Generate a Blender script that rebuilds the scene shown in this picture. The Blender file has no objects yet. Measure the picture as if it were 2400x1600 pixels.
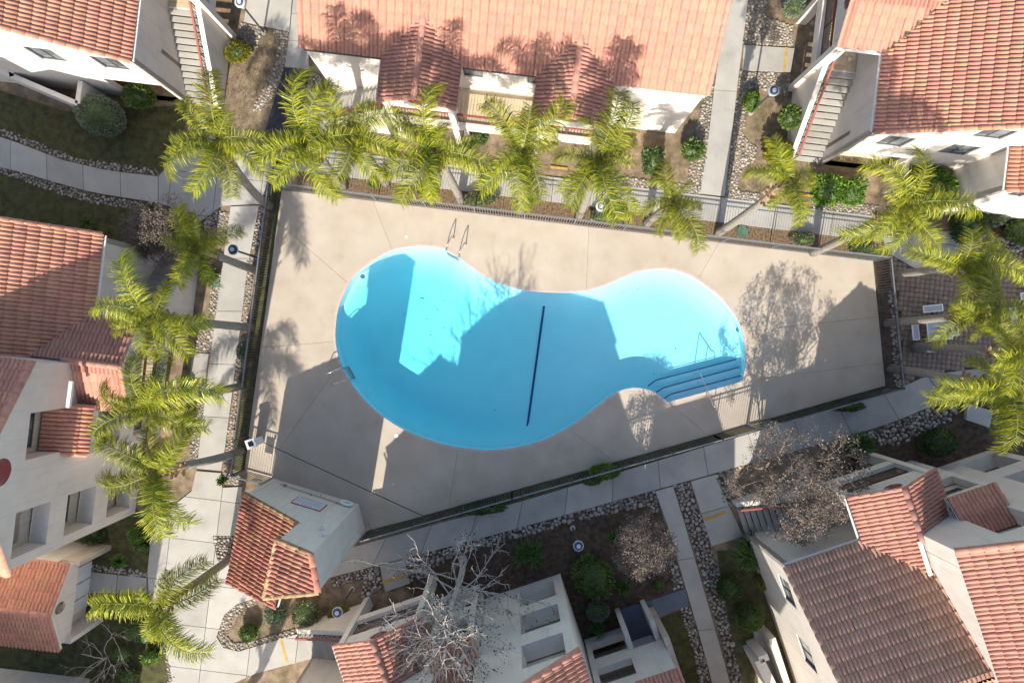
import bpy, bmesh, math, random
import numpy as np
from mathutils import Vector, Matrix, geometry

random.seed(7)
rng = np.random.default_rng(7)
SCN = bpy.context.scene
COL = SCN.collection
R = math.radians

# ------------------------------------------------------------------ camera, sky, sun, exposure
H = 33.0                      # height of the drone in metres; it looks straight down
SC = 1.5 * H / 2400           # metres on the ground per photo pixel
cam_d = bpy.data.cameras.new('camera')
cam_d.sensor_width = 36.0
cam_d.lens = 24.0
cam_d.clip_end = 500.0
cam = bpy.data.objects.new('camera', cam_d)
cam.location = (0, 0, H)
COL.objects.link(cam)
SCN.camera = cam

SUN_ELEV = R(35.8)
SX, SY = -0.163, -1.0         # horizontal direction towards the sun (world x, y)
world = bpy.data.worlds.new('World')
SCN.world = world
world.use_nodes = True
nt = world.node_tree
bg = nt.nodes['Background']
sky = nt.nodes.new('ShaderNodeTexSky')
sky.sky_type = 'NISHITA'
sky.sun_disc = False
sky.sun_elevation = SUN_ELEV
sky.sun_rotation = math.atan2(SX, SY)
sky.air_density = 1.0
sky.dust_density = 1.5
nt.links.new(sky.outputs['Color'], bg.inputs['Color'])
bg.inputs['Strength'].default_value = 0.15
sun_d = bpy.data.lights.new('sun', 'SUN')
sun_d.energy = 4.6
sun_d.angle = R(0.5)
sun_d.color = (1.0, 0.94, 0.84)
sun = bpy.data.objects.new('sun', sun_d)
hl = math.hypot(SX, SY)
to_sun = Vector((SX / hl * math.cos(SUN_ELEV), SY / hl * math.cos(SUN_ELEV), math.sin(SUN_ELEV)))
sun.rotation_euler = to_sun.to_track_quat('Z', 'Y').to_euler()
sun.location = (0, 0, 60)
COL.objects.link(sun)
SCN.view_settings.view_transform = 'Standard'
SCN.view_settings.look = 'None'
SCN.view_settings.gamma = 1.0
SCN.view_settings.use_curve_mapping = False
SCN.view_settings.exposure = 0.72
SCN.cycles.max_bounces = 6
SCN.cycles.diffuse_bounces = 3
SCN.cycles.transparent_max_bounces = 12
SCN.cycles.volume_bounces = 0

# ------------------------------------------------------------------ places
def W(px, py, z=0.0):
    """The world point at height z that stands over photo pixel (px, py)."""
    k = (H - z) / H
    return Vector(((px - 1200) * SC * k, (800 - py) * SC * k, z))
def G(px, py):
    return W(px, py, 0.0).to_2d()
def PL(x, y):
    """Plan position: x right, y down, both in ground pixels from the centre."""
    return Vector((x * SC, -y * SC))
def in_poly(x, y, poly):
    c = False
    j = len(poly) - 1
    for i in range(len(poly)):
        xi, yi = poly[i][0], poly[i][1]
        xj, yj = poly[j][0], poly[j][1]
        if (yi > y) != (yj > y) and x < (xj - xi) * (y - yi) / (yj - yi) + xi:
            c = not c
        j = i
    return c
def area2(p):
    return sum(p[i][0] * p[(i + 1) % len(p)][1] - p[(i + 1) % len(p)][0] * p[i][1] for i in range(len(p))) / 2
def ccw(p):
    return list(p) if area2(p) > 0 else list(reversed(p))
def in_view(v, m=14):
    k = H / max(H - v[2], 1)
    px, py = 1200 + v[0] / SC * k, 800 - v[1] / SC * k
    return -m < px < 2400 + m and -m < py < 1600 + m

# ------------------------------------------------------------------ materials
def mat(name, base, rough=0.85, var=0.0, scale=6.0, bump=0.0, bscale=40.0, obj_var=0.0, spec=0.3, base2=None, detail=6, dirt=None, metallic=0.0, isl_var=0.0, hue_var=0.0, streak=None):
    m = bpy.data.materials.new(name)
    m.use_nodes = True
    t = m.node_tree
    b = t.nodes['Principled BSDF']
    b.inputs['Roughness'].default_value = rough
    b.inputs['Specular IOR Level'].default_value = spec
    b.inputs['Metallic'].default_value = metallic
    L = t.links.new
    geo = t.nodes.new('ShaderNodeNewGeometry')
    pos = geo.outputs['Position']
    n = t.nodes.new('ShaderNodeTexNoise')
    n.inputs['Scale'].default_value = scale
    n.inputs['Detail'].default_value = detail
    L(pos, n.inputs['Vector'])
    ramp = t.nodes.new('ShaderNodeValToRGB')
    b2 = base2 or base
    e = ramp.color_ramp.elements
    e[0].position, e[1].position = 0.3, 0.7
    e[0].color = (*[c * (1 - var) for c in base], 1)
    e[1].color = (*[min(1, c * (1 + var)) for c in b2], 1)
    L(n.outputs['Fac'], ramp.inputs['Fac'])
    col = ramp.outputs['Color']
    if dirt:
        n2 = t.nodes.new('ShaderNodeTexNoise')
        n2.inputs['Scale'].default_value = dirt[1]
        n2.inputs['Detail'].default_value = 8
        n2.inputs['Roughness'].default_value = 0.65
        L(pos, n2.inputs['Vector'])
        mr = t.nodes.new('ShaderNodeMapRange')
        mr.inputs['From Min'].default_value = dirt[2]
        mr.inputs['From Max'].default_value = dirt[2] + 0.2
        mr.inputs['To Max'].default_value = dirt[3]
        L(n2.outputs['Fac'], mr.inputs['Value'])
        mx = t.nodes.new('ShaderNodeMix')
        mx.data_type = 'RGBA'
        L(mr.outputs['Result'], mx.inputs['Factor'])
        L(col, mx.inputs['A'])
        mx.inputs['B'].default_value = (*dirt[0], 1)
        col = mx.outputs['Result']
    if streak:
        mp = t.nodes.new('ShaderNodeMapping')
        mp.inputs['Scale'].default_value = (5.5, 5.5, 0.45)
        L(pos, mp.inputs['Vector'])
        n4 = t.nodes.new('ShaderNodeTexNoise')
        n4.inputs['Scale'].default_value = 1.0
        n4.inputs['Detail'].default_value = 7
        n4.inputs['Roughness'].default_value = 0.7
        L(mp.outputs['Vector'], n4.inputs['Vector'])
        mr4 = t.nodes.new('ShaderNodeMapRange')
        mr4.inputs['From Min'].default_value = 0.5
        mr4.inputs['From Max'].default_value = 0.8
        mr4.inputs['To Max'].default_value = streak[1]
        L(n4.outputs['Fac'], mr4.inputs['Value'])
        mx4 = t.nodes.new('ShaderNodeMix')
        mx4.data_type = 'RGBA'
        L(mr4.outputs['Result'], mx4.inputs['Factor'])
        L(col, mx4.inputs['A'])
        mx4.inputs['B'].default_value = (*streak[0], 1)
        col = mx4.outputs['Result']
    if obj_var or isl_var:
        hsv = t.nodes.new('ShaderNodeHueSaturation')
        L(col, hsv.inputs['Color'])
        src = None
        if obj_var:
            oi = t.nodes.new('ShaderNodeObjectInfo')
            src = oi.outputs['Random']
        if isl_var:
            isl = geo.outputs['Random Per Island']
            if src is None:
                src = isl
            else:
                ad = t.nodes.new('ShaderNodeMath'); ad.operation = 'ADD'
                L(src, ad.inputs[0]); L(isl, ad.inputs[1])
                fr = t.nodes.new('ShaderNodeMath'); fr.operation = 'FRACT'
                L(ad.outputs[0], fr.inputs[0]); src = fr.outputs[0]
        v = max(obj_var, isl_var)
        mv = t.nodes.new('ShaderNodeMapRange')
        mv.inputs['To Min'].default_value = 1 - v
        mv.inputs['To Max'].default_value = 1 + v
        L(src, mv.inputs['Value'])
        L(mv.outputs['Result'], hsv.inputs['Value'])
        if hue_var:
            w = t.nodes.new('ShaderNodeMath'); w.operation = 'MULTIPLY'; w.inputs[1].default_value = 7.31
            L(src, w.inputs[0])
            f2 = t.nodes.new('ShaderNodeMath'); f2.operation = 'FRACT'
            L(w.outputs[0], f2.inputs[0])
            mh = t.nodes.new('ShaderNodeMapRange')
            mh.inputs['To Min'].default_value = 0.5 - hue_var
            mh.inputs['To Max'].default_value = 0.5 + hue_var
            L(f2.outputs[0], mh.inputs['Value'])
            L(mh.outputs['Result'], hsv.inputs['Hue'])
        col = hsv.outputs['Color']
    L(col, b.inputs['Base Color'])
    if bump:
        n3 = t.nodes.new('ShaderNodeTexNoise')
        n3.inputs['Scale'].default_value = bscale
        n3.inputs['Detail'].default_value = 5
        L(pos, n3.inputs['Vector'])
        bp = t.nodes.new('ShaderNodeBump')
        bp.inputs['Strength'].default_value = bump
        bp.inputs['Distance'].default_value = 0.03
        L(n3.outputs['Fac'], bp.inputs['Height'])
        L(bp.outputs['Normal'], b.inputs['Normal'])
    return m

def leaf_mat(name, c1, c2, trans=0.35, rough=0.5, obj_var=0.12):
    m = bpy.data.materials.new(name)
    m.use_nodes = True
    t = m.node_tree
    L = t.links.new
    b = t.nodes['Principled BSDF']
    b.inputs['Roughness'].default_value = rough
    b.inputs['Specular IOR Level'].default_value = 0.35
    geo = t.nodes.new('ShaderNodeNewGeometry')
    ramp = t.nodes.new('ShaderNodeValToRGB')
    ramp.color_ramp.elements[0].color = (*c1, 1)
    ramp.color_ramp.elements[1].color = (*c2, 1)
    L(geo.outputs['Random Per Island'], ramp.inputs['Fac'])
    oi = t.nodes.new('ShaderNodeObjectInfo')
    mv = t.nodes.new('ShaderNodeMapRange')
    mv.inputs['To Min'].default_value = 1 - obj_var
    mv.inputs['To Max'].default_value = 1 + obj_var
    L(oi.outputs['Random'], mv.inputs['Value'])
    hsv = t.nodes.new('ShaderNodeHueSaturation')
    L(ramp.outputs['Color'], hsv.inputs['Color'])
    L(mv.outputs['Result'], hsv.inputs['Value'])
    L(hsv.outputs['Color'], b.inputs['Base Color'])
    tr = t.nodes.new('ShaderNodeBsdfTranslucent')
    L(hsv.outputs['Color'], tr.inputs['Color'])
    mx = t.nodes.new('ShaderNodeMixShader')
    mx.inputs['Fac'].default_value = trans
    L(b.outputs['BSDF'], mx.inputs[1])
    L(tr.outputs['BSDF'], mx.inputs[2])
    L(mx.outputs['Shader'], t.nodes['Material Output'].inputs['Surface'])
    return m

M = {}
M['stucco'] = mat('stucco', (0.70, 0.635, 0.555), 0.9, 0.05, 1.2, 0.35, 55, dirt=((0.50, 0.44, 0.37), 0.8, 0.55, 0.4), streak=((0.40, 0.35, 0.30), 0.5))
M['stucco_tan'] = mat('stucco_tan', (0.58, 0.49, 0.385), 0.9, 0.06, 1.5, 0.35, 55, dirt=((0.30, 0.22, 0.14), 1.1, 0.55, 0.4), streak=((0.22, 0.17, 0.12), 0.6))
M['trim'] = mat('trim', (0.72, 0.71, 0.68), 0.6, 0.05, 3)
M['tile'] = mat('tile', (0.545, 0.25, 0.162), 0.8, 0.10, 9, 0.25, 60, obj_var=0.10, isl_var=0.10, hue_var=0.008, base2=(0.57, 0.275, 0.185), dirt=((0.36, 0.19, 0.14), 1.6, 0.6, 0.3))
M['tile_brown'] = mat('tile_brown', (0.55, 0.315, 0.205), 0.8, 0.12, 9, 0.25, 60, obj_var=0.11, isl_var=0.11, hue_var=0.008, base2=(0.53, 0.31, 0.215), dirt=((0.42, 0.19, 0.11), 0.7, 0.58, 0.5))
M['tile_pale'] = mat('tile_pale', (0.47, 0.23, 0.165), 0.8, 0.08, 9, 0.2, 60, obj_var=0.055, isl_var=0.055, hue_var=0.006, dirt=((0.44, 0.27, 0.21), 1.6, 0.55, 0.4))
M['tile_aged'] = mat('tile_aged', (0.47, 0.20, 0.13), 0.85, 0.22, 9, 0.25, 60, obj_var=0.17, isl_var=0.17, hue_var=0.012, dirt=((0.07, 0.05, 0.04), 1.9, 0.50, 0.75))
M['tile_moss'] = mat('tile_moss', (0.37, 0.24, 0.125), 0.9, 0.3, 9, 0.25, 60, obj_var=0.15, isl_var=0.15, dirt=((0.16, 0.12, 0.06), 5, 0.5, 0.6))
M['felt'] = mat('felt', (0.10, 0.06, 0.05), 0.95, 0.2, 5)
M['deck'] = mat('deck', (0.45, 0.372, 0.28), 0.85, 0.05, 0.9, 0.25, 90, obj_var=0.03, dirt=((0.33, 0.265, 0.195), 1.6, 0.55, 0.35), base2=(0.475, 0.405, 0.325))
M['concrete'] = mat('concrete', (0.41, 0.385, 0.34), 0.88, 0.10, 1.0, 0.3, 80, obj_var=0.10, dirt=((0.24, 0.22, 0.19), 0.7, 0.55, 0.5))
M['slate_paint'] = mat('slate_paint', (0.13, 0.155, 0.20), 0.7, 0.15, 2.0, 0.15, 50, dirt=((0.34, 0.35, 0.37), 1.3, 0.66, 0.7))
M['asphalt'] = mat('asphalt', (0.045, 0.046, 0.055), 0.85, 0.2, 3, 0.5, 120, dirt=((0.09, 0.085, 0.085), 1.0, 0.55, 0.5))
M['soil'] = mat('soil', (0.20, 0.145, 0.092), 0.95, 0.3, 2.5, 0.9, 25, base2=(0.26, 0.19, 0.125), dirt=((0.12, 0.105, 0.045), 0.6, 0.5, 0.7))
M['soil_dark'] = mat('soil_dark', (0.075, 0.048, 0.032), 0.95, 0.35, 4, 0.9, 25, base2=(0.10, 0.066, 0.044))
M['mulch'] = mat('mulch', (0.175, 0.112, 0.062), 0.95, 0.4, 9, 1.0, 40, base2=(0.21, 0.145, 0.085))
M['lawn'] = mat('lawn', (0.085, 0.062, 0.032), 0.95, 0.35, 3, 1.0, 60, base2=(0.085, 0.09, 0.032))
M['cobble'] = mat('cobble', (0.31, 0.28, 0.24), 0.85, 0.25, 7, 0.2, 30, obj_var=0.42, isl_var=0.42, hue_var=0.02)
M['paver'] = mat('paver', (0.235, 0.18, 0.145), 0.9, 0.15, 6, 0.3, 60, isl_var=0.13, hue_var=0.012)
M['metal_grey'] = mat('metal_grey', (0.22, 0.23, 0.24), 0.4, 0.1, 8, spec=0.5, metallic=0.3)
M['metal_dark'] = mat('metal_dark', (0.055, 0.058, 0.062), 0.45, 0.1, 8, spec=0.5)
M['chrome'] = mat('chrome', (0.62, 0.58, 0.55), 0.25, 0.05, 8, metallic=0.85)
M['rail_red'] = mat('rail_red', (0.27, 0.075, 0.055), 0.6, 0.12, 6)
M['oval_red'] = mat('oval_red', (0.32, 0.06, 0.065), 0.7, 0.15, 10)
M['yellow'] = mat('yellow_paint', (0.50, 0.31, 0.06), 0.7, 0.2, 5)
M['glass'] = mat('glass', (0.075, 0.085, 0.095), 0.12, 0.5, 1.3, spec=0.7, base2=(0.16, 0.175, 0.19))
M['frame'] = mat('frame', (0.10, 0.10, 0.10), 0.5, 0.1, 5)
M['plank'] = mat('plank', (0.52, 0.42, 0.28), 0.8, 0.1, 4, obj_var=0.06)
M['pool'] = mat('pool_plaster', (0.53, 0.74, 0.835), 0.8, 0.025, 1.2, dirt=((0.48, 0.715, 0.815), 0.5, 0.55, 0.4))
M['coping'] = mat('coping', (0.50, 0.41, 0.355), 0.7, 0.08, 4)
M['navy'] = mat('navy_tile', (0.012, 0.05, 0.17), 0.4, 0.1, 9)
M['white'] = mat('white_plastic', (0.78, 0.78, 0.77), 0.5, 0.04, 5)
M['mesh_white'] = mat('mesh_white', (0.40, 0.42, 0.46), 0.5, 0.06, 30)
M['lamp_blue'] = mat('lamp_blue', (0.10, 0.135, 0.18), 0.45, 0.1, 5)
M['lamp_white'] = mat('lamp_white', (0.50, 0.53, 0.58), 0.5, 0.05, 5)
M['black'] = mat('black', (0.015, 0.015, 0.017), 0.5)
M['sign_red'] = mat('sign_red', (0.40, 0.03, 0.03), 0.55, 0.05)
M['sign_white'] = mat('sign_white', (0.66, 0.70, 0.76), 0.5, 0.03)
M['sign_ink'] = mat('sign_ink', (0.16, 0.18, 0.32), 0.5)
M['lid_blue'] = mat('lid_blue', (0.26, 0.36, 0.40), 0.6, 0.06)
M['bark_palm'] = mat('bark_palm', (0.27, 0.24, 0.20), 0.95, 0.3, 12, 0.8, 40)
M['boot'] = mat('boot', (0.36, 0.25, 0.15), 0.95, 0.35, 10, 0.6, 40)
M['bark'] = mat('bark', (0.23, 0.17, 0.13), 0.95, 0.25, 10, 0.4, 40)
M['bark_white'] = mat('bark_white', (0.47, 0.42, 0.365), 0.9, 0.25, 4, 0.2, 30, dirt=((0.25, 0.2, 0.12), 2.5, 0.58, 0.8))
M['bark_grey'] = mat('bark_grey', (0.36, 0.32, 0.28), 0.9, 0.2, 8)
M['seed'] = mat('seed', (0.035, 0.027, 0.022), 0.95, 0.2, 8)
M['frond'] = leaf_mat('frond', (0.05, 0.10, 0.012), (0.47, 0.45, 0.022), 0.28, 0.38, 0.30)
M['frond_dry'] = leaf_mat('frond_dry', (0.30, 0.19, 0.08), (0.42, 0.29, 0.12), 0.3, 0.7)
M['rachis'] = mat('rachis', (0.20, 0.22, 0.05), 0.6, 0.1, 6)
M['leaf_dark'] = leaf_mat('leaf_dark', (0.04, 0.075, 0.022), (0.12, 0.18, 0.055), 0.25)
M['leaf_mid'] = leaf_mat('leaf_mid', (0.06, 0.12, 0.025), (0.22, 0.29, 0.075), 0.3)
M['leaf_grey'] = leaf_mat('leaf_grey', (0.12, 0.16, 0.10), (0.32, 0.37, 0.25), 0.25)
M['leaf_bright'] = leaf_mat('leaf_bright', (0.06, 0.15, 0.02), (0.24, 0.38, 0.05), 0.35)
M['leaf_gold'] = leaf_mat('leaf_gold', (0.13, 0.16, 0.025), (0.36, 0.28, 0.03), 0.3)
M['leaf_varieg'] = leaf_mat('leaf_varieg', (0.06, 0.09, 0.03), (0.38, 0.37, 0.22), 0.25)
M['leaf_brown'] = leaf_mat('leaf_brown', (0.13, 0.10, 0.08), (0.33, 0.27, 0.225), 0.3, 0.7)
M['blade'] = leaf_mat('blade', (0.045, 0.11, 0.02), (0.13, 0.23, 0.05), 0.3)
M['grass'] = leaf_mat('grass', (0.11, 0.11, 0.035), (0.23, 0.19, 0.08), 0.3, 0.8)
M['litter'] = leaf_mat('litter', (0.09, 0.055, 0.03), (0.25, 0.18, 0.11), 0.1, 0.9)

def water_mat():
    m = bpy.data.materials.new('water')
    m.use_nodes = True
    t = m.node_tree
    L = t.links.new
    t.nodes.remove(t.nodes['Principled BSDF'])
    out = t.nodes['Material Output']
    tr = t.nodes.new('ShaderNodeBsdfTransparent')
    gl = t.nodes.new('ShaderNodeBsdfGlossy')
    gl.inputs['Roughness'].default_value = 0.04
    lw = t.nodes.new('ShaderNodeLayerWeight')
    pw = t.nodes.new('ShaderNodeMath'); pw.operation = 'POWER'; pw.inputs[1].default_value = 5.0
    L(lw.outputs['Facing'], pw.inputs[0])
    fr = t.nodes.new('ShaderNodeMath'); fr.operation = 'MULTIPLY_ADD'; fr.inputs[1].default_value = 0.6; fr.inputs[2].default_value = 0.02
    L(pw.outputs[0], fr.inputs[0])
    n = t.nodes.new('ShaderNodeTexNoise')
    n.inputs['Scale'].default_value = 2.2
    n.inputs['Detail'].default_value = 3
    geo = t.nodes.new('ShaderNodeNewGeometry')
    L(geo.outputs['Position'], n.inputs['Vector'])
    bp = t.nodes.new('ShaderNodeBump')
    bp.inputs['Strength'].default_value = 0.12
    bp.inputs['Distance'].default_value = 0.05
    L(n.outputs['Fac'], bp.inputs['Height'])
    L(bp.outputs['Normal'], gl.inputs['Normal'])
    mx = t.nodes.new('ShaderNodeMixShader')
    L(fr.outputs[0], mx.inputs['Fac'])
    L(tr.outputs['BSDF'], mx.inputs[1])
    L(gl.outputs['BSDF'], mx.inputs[2])
    L(mx.outputs['Shader'], out.inputs['Surface'])
    ab = t.nodes.new('ShaderNodeVolumeAbsorption')
    ab.inputs['Color'].default_value = (0.17, 0.96, 0.99, 1)
    ab.inputs['Density'].default_value = 0.36
    L(ab.outputs['Volume'], out.inputs['Volume'])
    return m
M['water'] = water_mat()

# ------------------------------------------------------------------ objects
ROOTLOC = {}
def tag(o, label=None, cat=None, group=None, kind=None):
    if label: o['label'] = label
    if cat: o['category'] = cat
    if group: o['group'] = group
    if kind: o['kind'] = kind
    return o
def thing(name, loc, label, cat, group=None, kind=None):
    o = bpy.data.objects.new(name, None)
    o.empty_display_size = 0.3
    o.location = loc
    COL.objects.link(o)
    ROOTLOC[o.name] = Vector(loc)
    return tag(o, label, cat, group, kind)
def put(o, parent):
    COL.objects.link(o)
    if parent is not None:
        o.parent = parent
        if parent.name in ROOTLOC:
            o.matrix_parent_inverse = Matrix.Translation(-ROOTLOC[parent.name])
    return o

class MB:
    def __init__(self):
        self.v, self.f, self.m = [], [], []
    def add(self, vs, fs, mi=0):
        b = len(self.v)
        self.v.extend([tuple(p) for p in vs])
        self.f.extend([tuple(i + b for i in f) for f in fs])
        self.m.extend([mi] * len(fs))
        return self
    def hexa(self, p, mi=0):
        """eight corners: four below (counter-clockwise from above), four above"""
        return self.add(p, [(3, 2, 1, 0), (4, 5, 6, 7), (0, 1, 5, 4), (1, 2, 6, 5), (2, 3, 7, 6), (3, 0, 4, 7)], mi)
    def box(self, c, ax, ay, az, mi=0):
        c, ax, ay, az = Vector(c), Vector(ax), Vector(ay), Vector(az)
        return self.hexa([c - ax - ay - az, c + ax - ay - az, c + ax + ay - az, c - ax + ay - az,
                          c - ax - ay + az, c + ax - ay + az, c + ax + ay + az, c - ax + ay + az], mi)
    def bar(self, a, b, w, h, mi=0, up=(0, 0, 1)):
        a, b = Vector(a), Vector(b)
        d = b - a
        if d.length < 1e-6: return self
        x = d.normalized()
        u = Vector(up)
        y = u.cross(x)
        if y.length < 1e-4: y = Vector((1, 0, 0)).cross(x)
        y.normalize()
        z = x.cross(y)
        return self.box((a + b) / 2, d / 2, y * w / 2, z * h / 2, mi)
    def prism(self, poly, z0, z1, mi=0, side=None):
        p = ccw(poly)
        n = len(p)
        tri = geometry.tessellate_polygon([[Vector((q[0], q[1], 0)) for q in p]])
        vs = [(q[0], q[1], z0) for q in p] + [(q[0], q[1], z1) for q in p]
        top, bot = [], []
        for a, b, c in tri:
            s = (p[b][0] - p[a][0]) * (p[c][1] - p[a][1]) - (p[c][0] - p[a][0]) * (p[b][1] - p[a][1])
            if s < 0: b, c = c, b
            top.append((a + n, b + n, c + n))
            bot.append((c, b, a))
        self.add(vs, top + bot, mi)
        self.add(vs, [(i, (i + 1) % n, (i + 1) % n + n, i + n) for i in range(n)], mi if side is None else side)
        return self
    def tube(self, pts, r, n=6, mi=0, cap=True):
        pts = [Vector(p) for p in pts]
        rs = r if isinstance(r, (list, tuple)) else [r] * len(pts)
        b = len(self.v)
        ref = Vector((0.31, 0.87, 0.38))
        for i, p in enumerate(pts):
            d = (pts[min(i + 1, len(pts) - 1)] - pts[max(i - 1, 0)])
            if d.length < 1e-8: d = Vector((0, 0, 1))
            d.normalize()
            y = ref.cross(d)
            if y.length < 0.1: y = Vector((1, 0, 0)).cross(d)
            y.normalize()
            z = d.cross(y)
            for k in range(n):
                a = 2 * math.pi * k / n
                q = p + (y * math.cos(a) + z * math.sin(a)) * rs[i]
                self.v.append((q.x, q.y, q.z))
        for i in range(len(pts) - 1):
            for k in range(n):
                a = b + i * n + k
                c = b + i * n + (k + 1) % n
                self.f.append((a, c, c + n, a + n))
                self.m.append(mi)
        if cap:
            self.f.append(tuple(b + k for k in reversed(range(n)))); self.m.append(mi)
            e = b + (len(pts) - 1) * n
            self.f.append(tuple(e + k for k in range(n))); self.m.append(mi)
        return self
    def disc(self, c, r, z0, z1, n=20, mi=0, ax=(1, 0, 0), ay=(0, 1, 0), ry=None):
        c, ax, ay = Vector(c), Vector(ax), Vector(ay)
        az = ax.cross(ay)
        ry = ry or r
        vs = []
        for z in (z0, z1):
            for k in range(n):
                a = 2 * math.pi * k / n
                vs.append(c + ax * math.cos(a) * r + ay * math.sin(a) * ry + az * z)
        self.add(vs, [tuple(reversed(range(n))), tuple(range(n, 2 * n))] + [(i, (i + 1) % n, (i + 1) % n + n, i + n) for i in range(n)], mi)
        return self
    def mesh(self, name, mats, smooth=False):
        me = bpy.data.meshes.new(name)
        me.from_pydata(self.v, [], self.f)
        for mm in (mats if isinstance(mats, (list, tuple)) else [mats]):
            me.materials.append(mm)
        if any(self.m):
            me.polygons.foreach_set('material_index', self.m)
        if smooth:
            me.polygons.foreach_set('use_smooth', [True] * len(me.polygons))
        me.update()
        return me
    def build(self, name, mats, parent=None, smooth=False):
        o = bpy.data.objects.new(name, self.mesh(name, mats, smooth))
        return put(o, parent)

def mesh_np(name, V, F, mats, mi=None, smooth=False):
    me = bpy.data.meshes.new(name)
    V = np.asarray(V, dtype=np.float32).reshape(-1, 3)
    F = np.asarray(F, dtype=np.int32)
    me.vertices.add(len(V))
    me.vertices.foreach_set('co', V.ravel())
    k = F.shape[1]
    me.loops.add(F.size)
    me.loops.foreach_set('vertex_index', F.ravel())
    me.polygons.add(len(F))
    me.polygons.foreach_set('loop_start', np.arange(len(F), dtype=np.int32) * k)
    try:
        me.polygons.foreach_set('loop_total', np.full(len(F), k, dtype=np.int32))
    except Exception:
        pass
    for mm in (mats if isinstance(mats, (list, tuple)) else [mats]):
        me.materials.append(mm)
    if mi is not None:
        me.polygons.foreach_set('material_index', np.asarray(mi, dtype=np.int32))
    if smooth:
        me.polygons.foreach_set('use_smooth', np.ones(len(F), dtype=bool))
    me.update(calc_edges=True)
    return me

# ------------------------------------------------------------------ ground pieces
GROUND_HOLES = []
def sheet(name, poly_px, z, m, kind='structure', thick=0.05):
    b = MB().prism([G(*p) for p in poly_px], z - thick, z)
    return tag(b.build(name, M[m]), kind=kind)

def along(pts, t):
    """point at fraction t of a polyline's length"""
    seg = [math.dist(pts[i], pts[i + 1]) for i in range(len(pts) - 1)]
    d = t * sum(seg)
    for i, s in enumerate(seg):
        if d <= s or i == len(seg) - 1:
            f = d / s if s else 0
            return (pts[i][0] + (pts[i + 1][0] - pts[i][0]) * f, pts[i][1] + (pts[i + 1][1] - pts[i][1]) * f)
        d -= s

def shrink_quad(q, g):
    c = sum((Vector(p) for p in q), Vector((0, 0))) / len(q)
    out = []
    n = len(q)
    q = ccw(q)
    for i in range(n):
        p0, p1, p2 = Vector(q[i - 1]), Vector(q[i]), Vector(q[(i + 1) % n])
        e1, e2 = (p1 - p0), (p2 - p1)
        if e1.length < 1e-6 or e2.length < 1e-6:
            out.append(p1); continue
        e1.normalize(); e2.normalize()
        n1, n2 = Vector((-e1.y, e1.x)), Vector((-e2.y, e2.x))
        b = n1 + n2
        l = b.length
        if l < 0.3:
            out.append(p1 + n1 * g); continue
        b.normalize()
        out.append(p1 + b * g / max(b.dot(n1), 0.4))
    return out

def path(name, left, right, n, z=0.05, m='concrete', gap=0.012):
    """A walk laid in separate concrete slabs."""
    root = thing(name, (*G(*left[0]), 0), None, None, kind='structure')
    for i in range(n):
        a, b = i / n, (i + 1) / n
        mid = (a + b) / 2
        q = [G(*along(left, a)), G(*along(left, mid)), G(*along(left, b)), G(*along(right, b)), G(*along(right, mid)), G(*along(right, a))]
        q = shrink_quad(q, gap)
        MB().prism(q, z - 0.1, z + random.uniform(-0.002, 0.002)).build('slab', M[m], root)
    return root

def clip_half(poly, a, b, c):
    """keep a x + b y <= c"""
    out = []
    for i in range(len(poly)):
        p, q = poly[i], poly[(i + 1) % len(poly)]
        dp, dq = a * p[0] + b * p[1] - c, a * q[0] + b * q[1] - c
        if dp <= 0: out.append(p)
        if (dp < 0 < dq) or (dq < 0 < dp):
            t = dp / (dp - dq)
            out.append((p[0] + (q[0] - p[0]) * t, p[1] + (q[1] - p[1]) * t))
    return out

def slab_field(name, poly_px, angle, sx, sy, z=0.05, m='concrete', off=(0, 0), gap=0.012, piece='slab'):
    """An irregular paved area cut into slabs by a square grid."""
    poly = ccw([tuple(G(*p)) for p in poly_px])
    root = thing(name, (*poly[0], 0), None, None, kind='structure')
    ca, sa = math.cos(angle), math.sin(angle)
    us = [p[0] * ca + p[1] * sa for p in poly]
    vs = [-p[0] * sa + p[1] * ca for p in poly]
    u0 = math.floor((min(us) - off[0]) / sx); u1 = math.ceil((max(us) - off[0]) / sx)
    v0 = math.floor((min(vs) - off[1]) / sy); v1 = math.ceil((max(vs) - off[1]) / sy)
    tris = [[poly[k] for k in t] for t in geometry.tessellate_polygon([[Vector((*p, 0)) for p in poly]])]
    for i in range(u0, u1):
        for j in range(v0, v1):
            mb, tot = MB(), 0
            zz = z + random.uniform(-0.002, 0.002)
            for t in tris:
                q = ccw(t)
                for cl in ((-ca, -sa, -(i * sx + off[0] + gap)), (ca, sa, (i + 1) * sx + off[0] - gap), (sa, -ca, -(j * sy + off[1] + gap)), (-sa, ca, (j + 1) * sy + off[1] - gap)):
                    q = clip_half(q, *cl) if q else q
                if len(q) < 3 or abs(area2(q)) < 1e-4: continue
                tot += abs(area2(q))
                n = len(q)
                vv = [(*p, zz) for p in q] + [(*p, zz - 0.1) for p in q]
                mb.add(vv, [tuple(range(n))] + [(k, k + n, (k + 1) % n + n, (k + 1) % n) for k in range(n)])
            if tot > 0.02: mb.build(piece, M[m], root)
    return root

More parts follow.
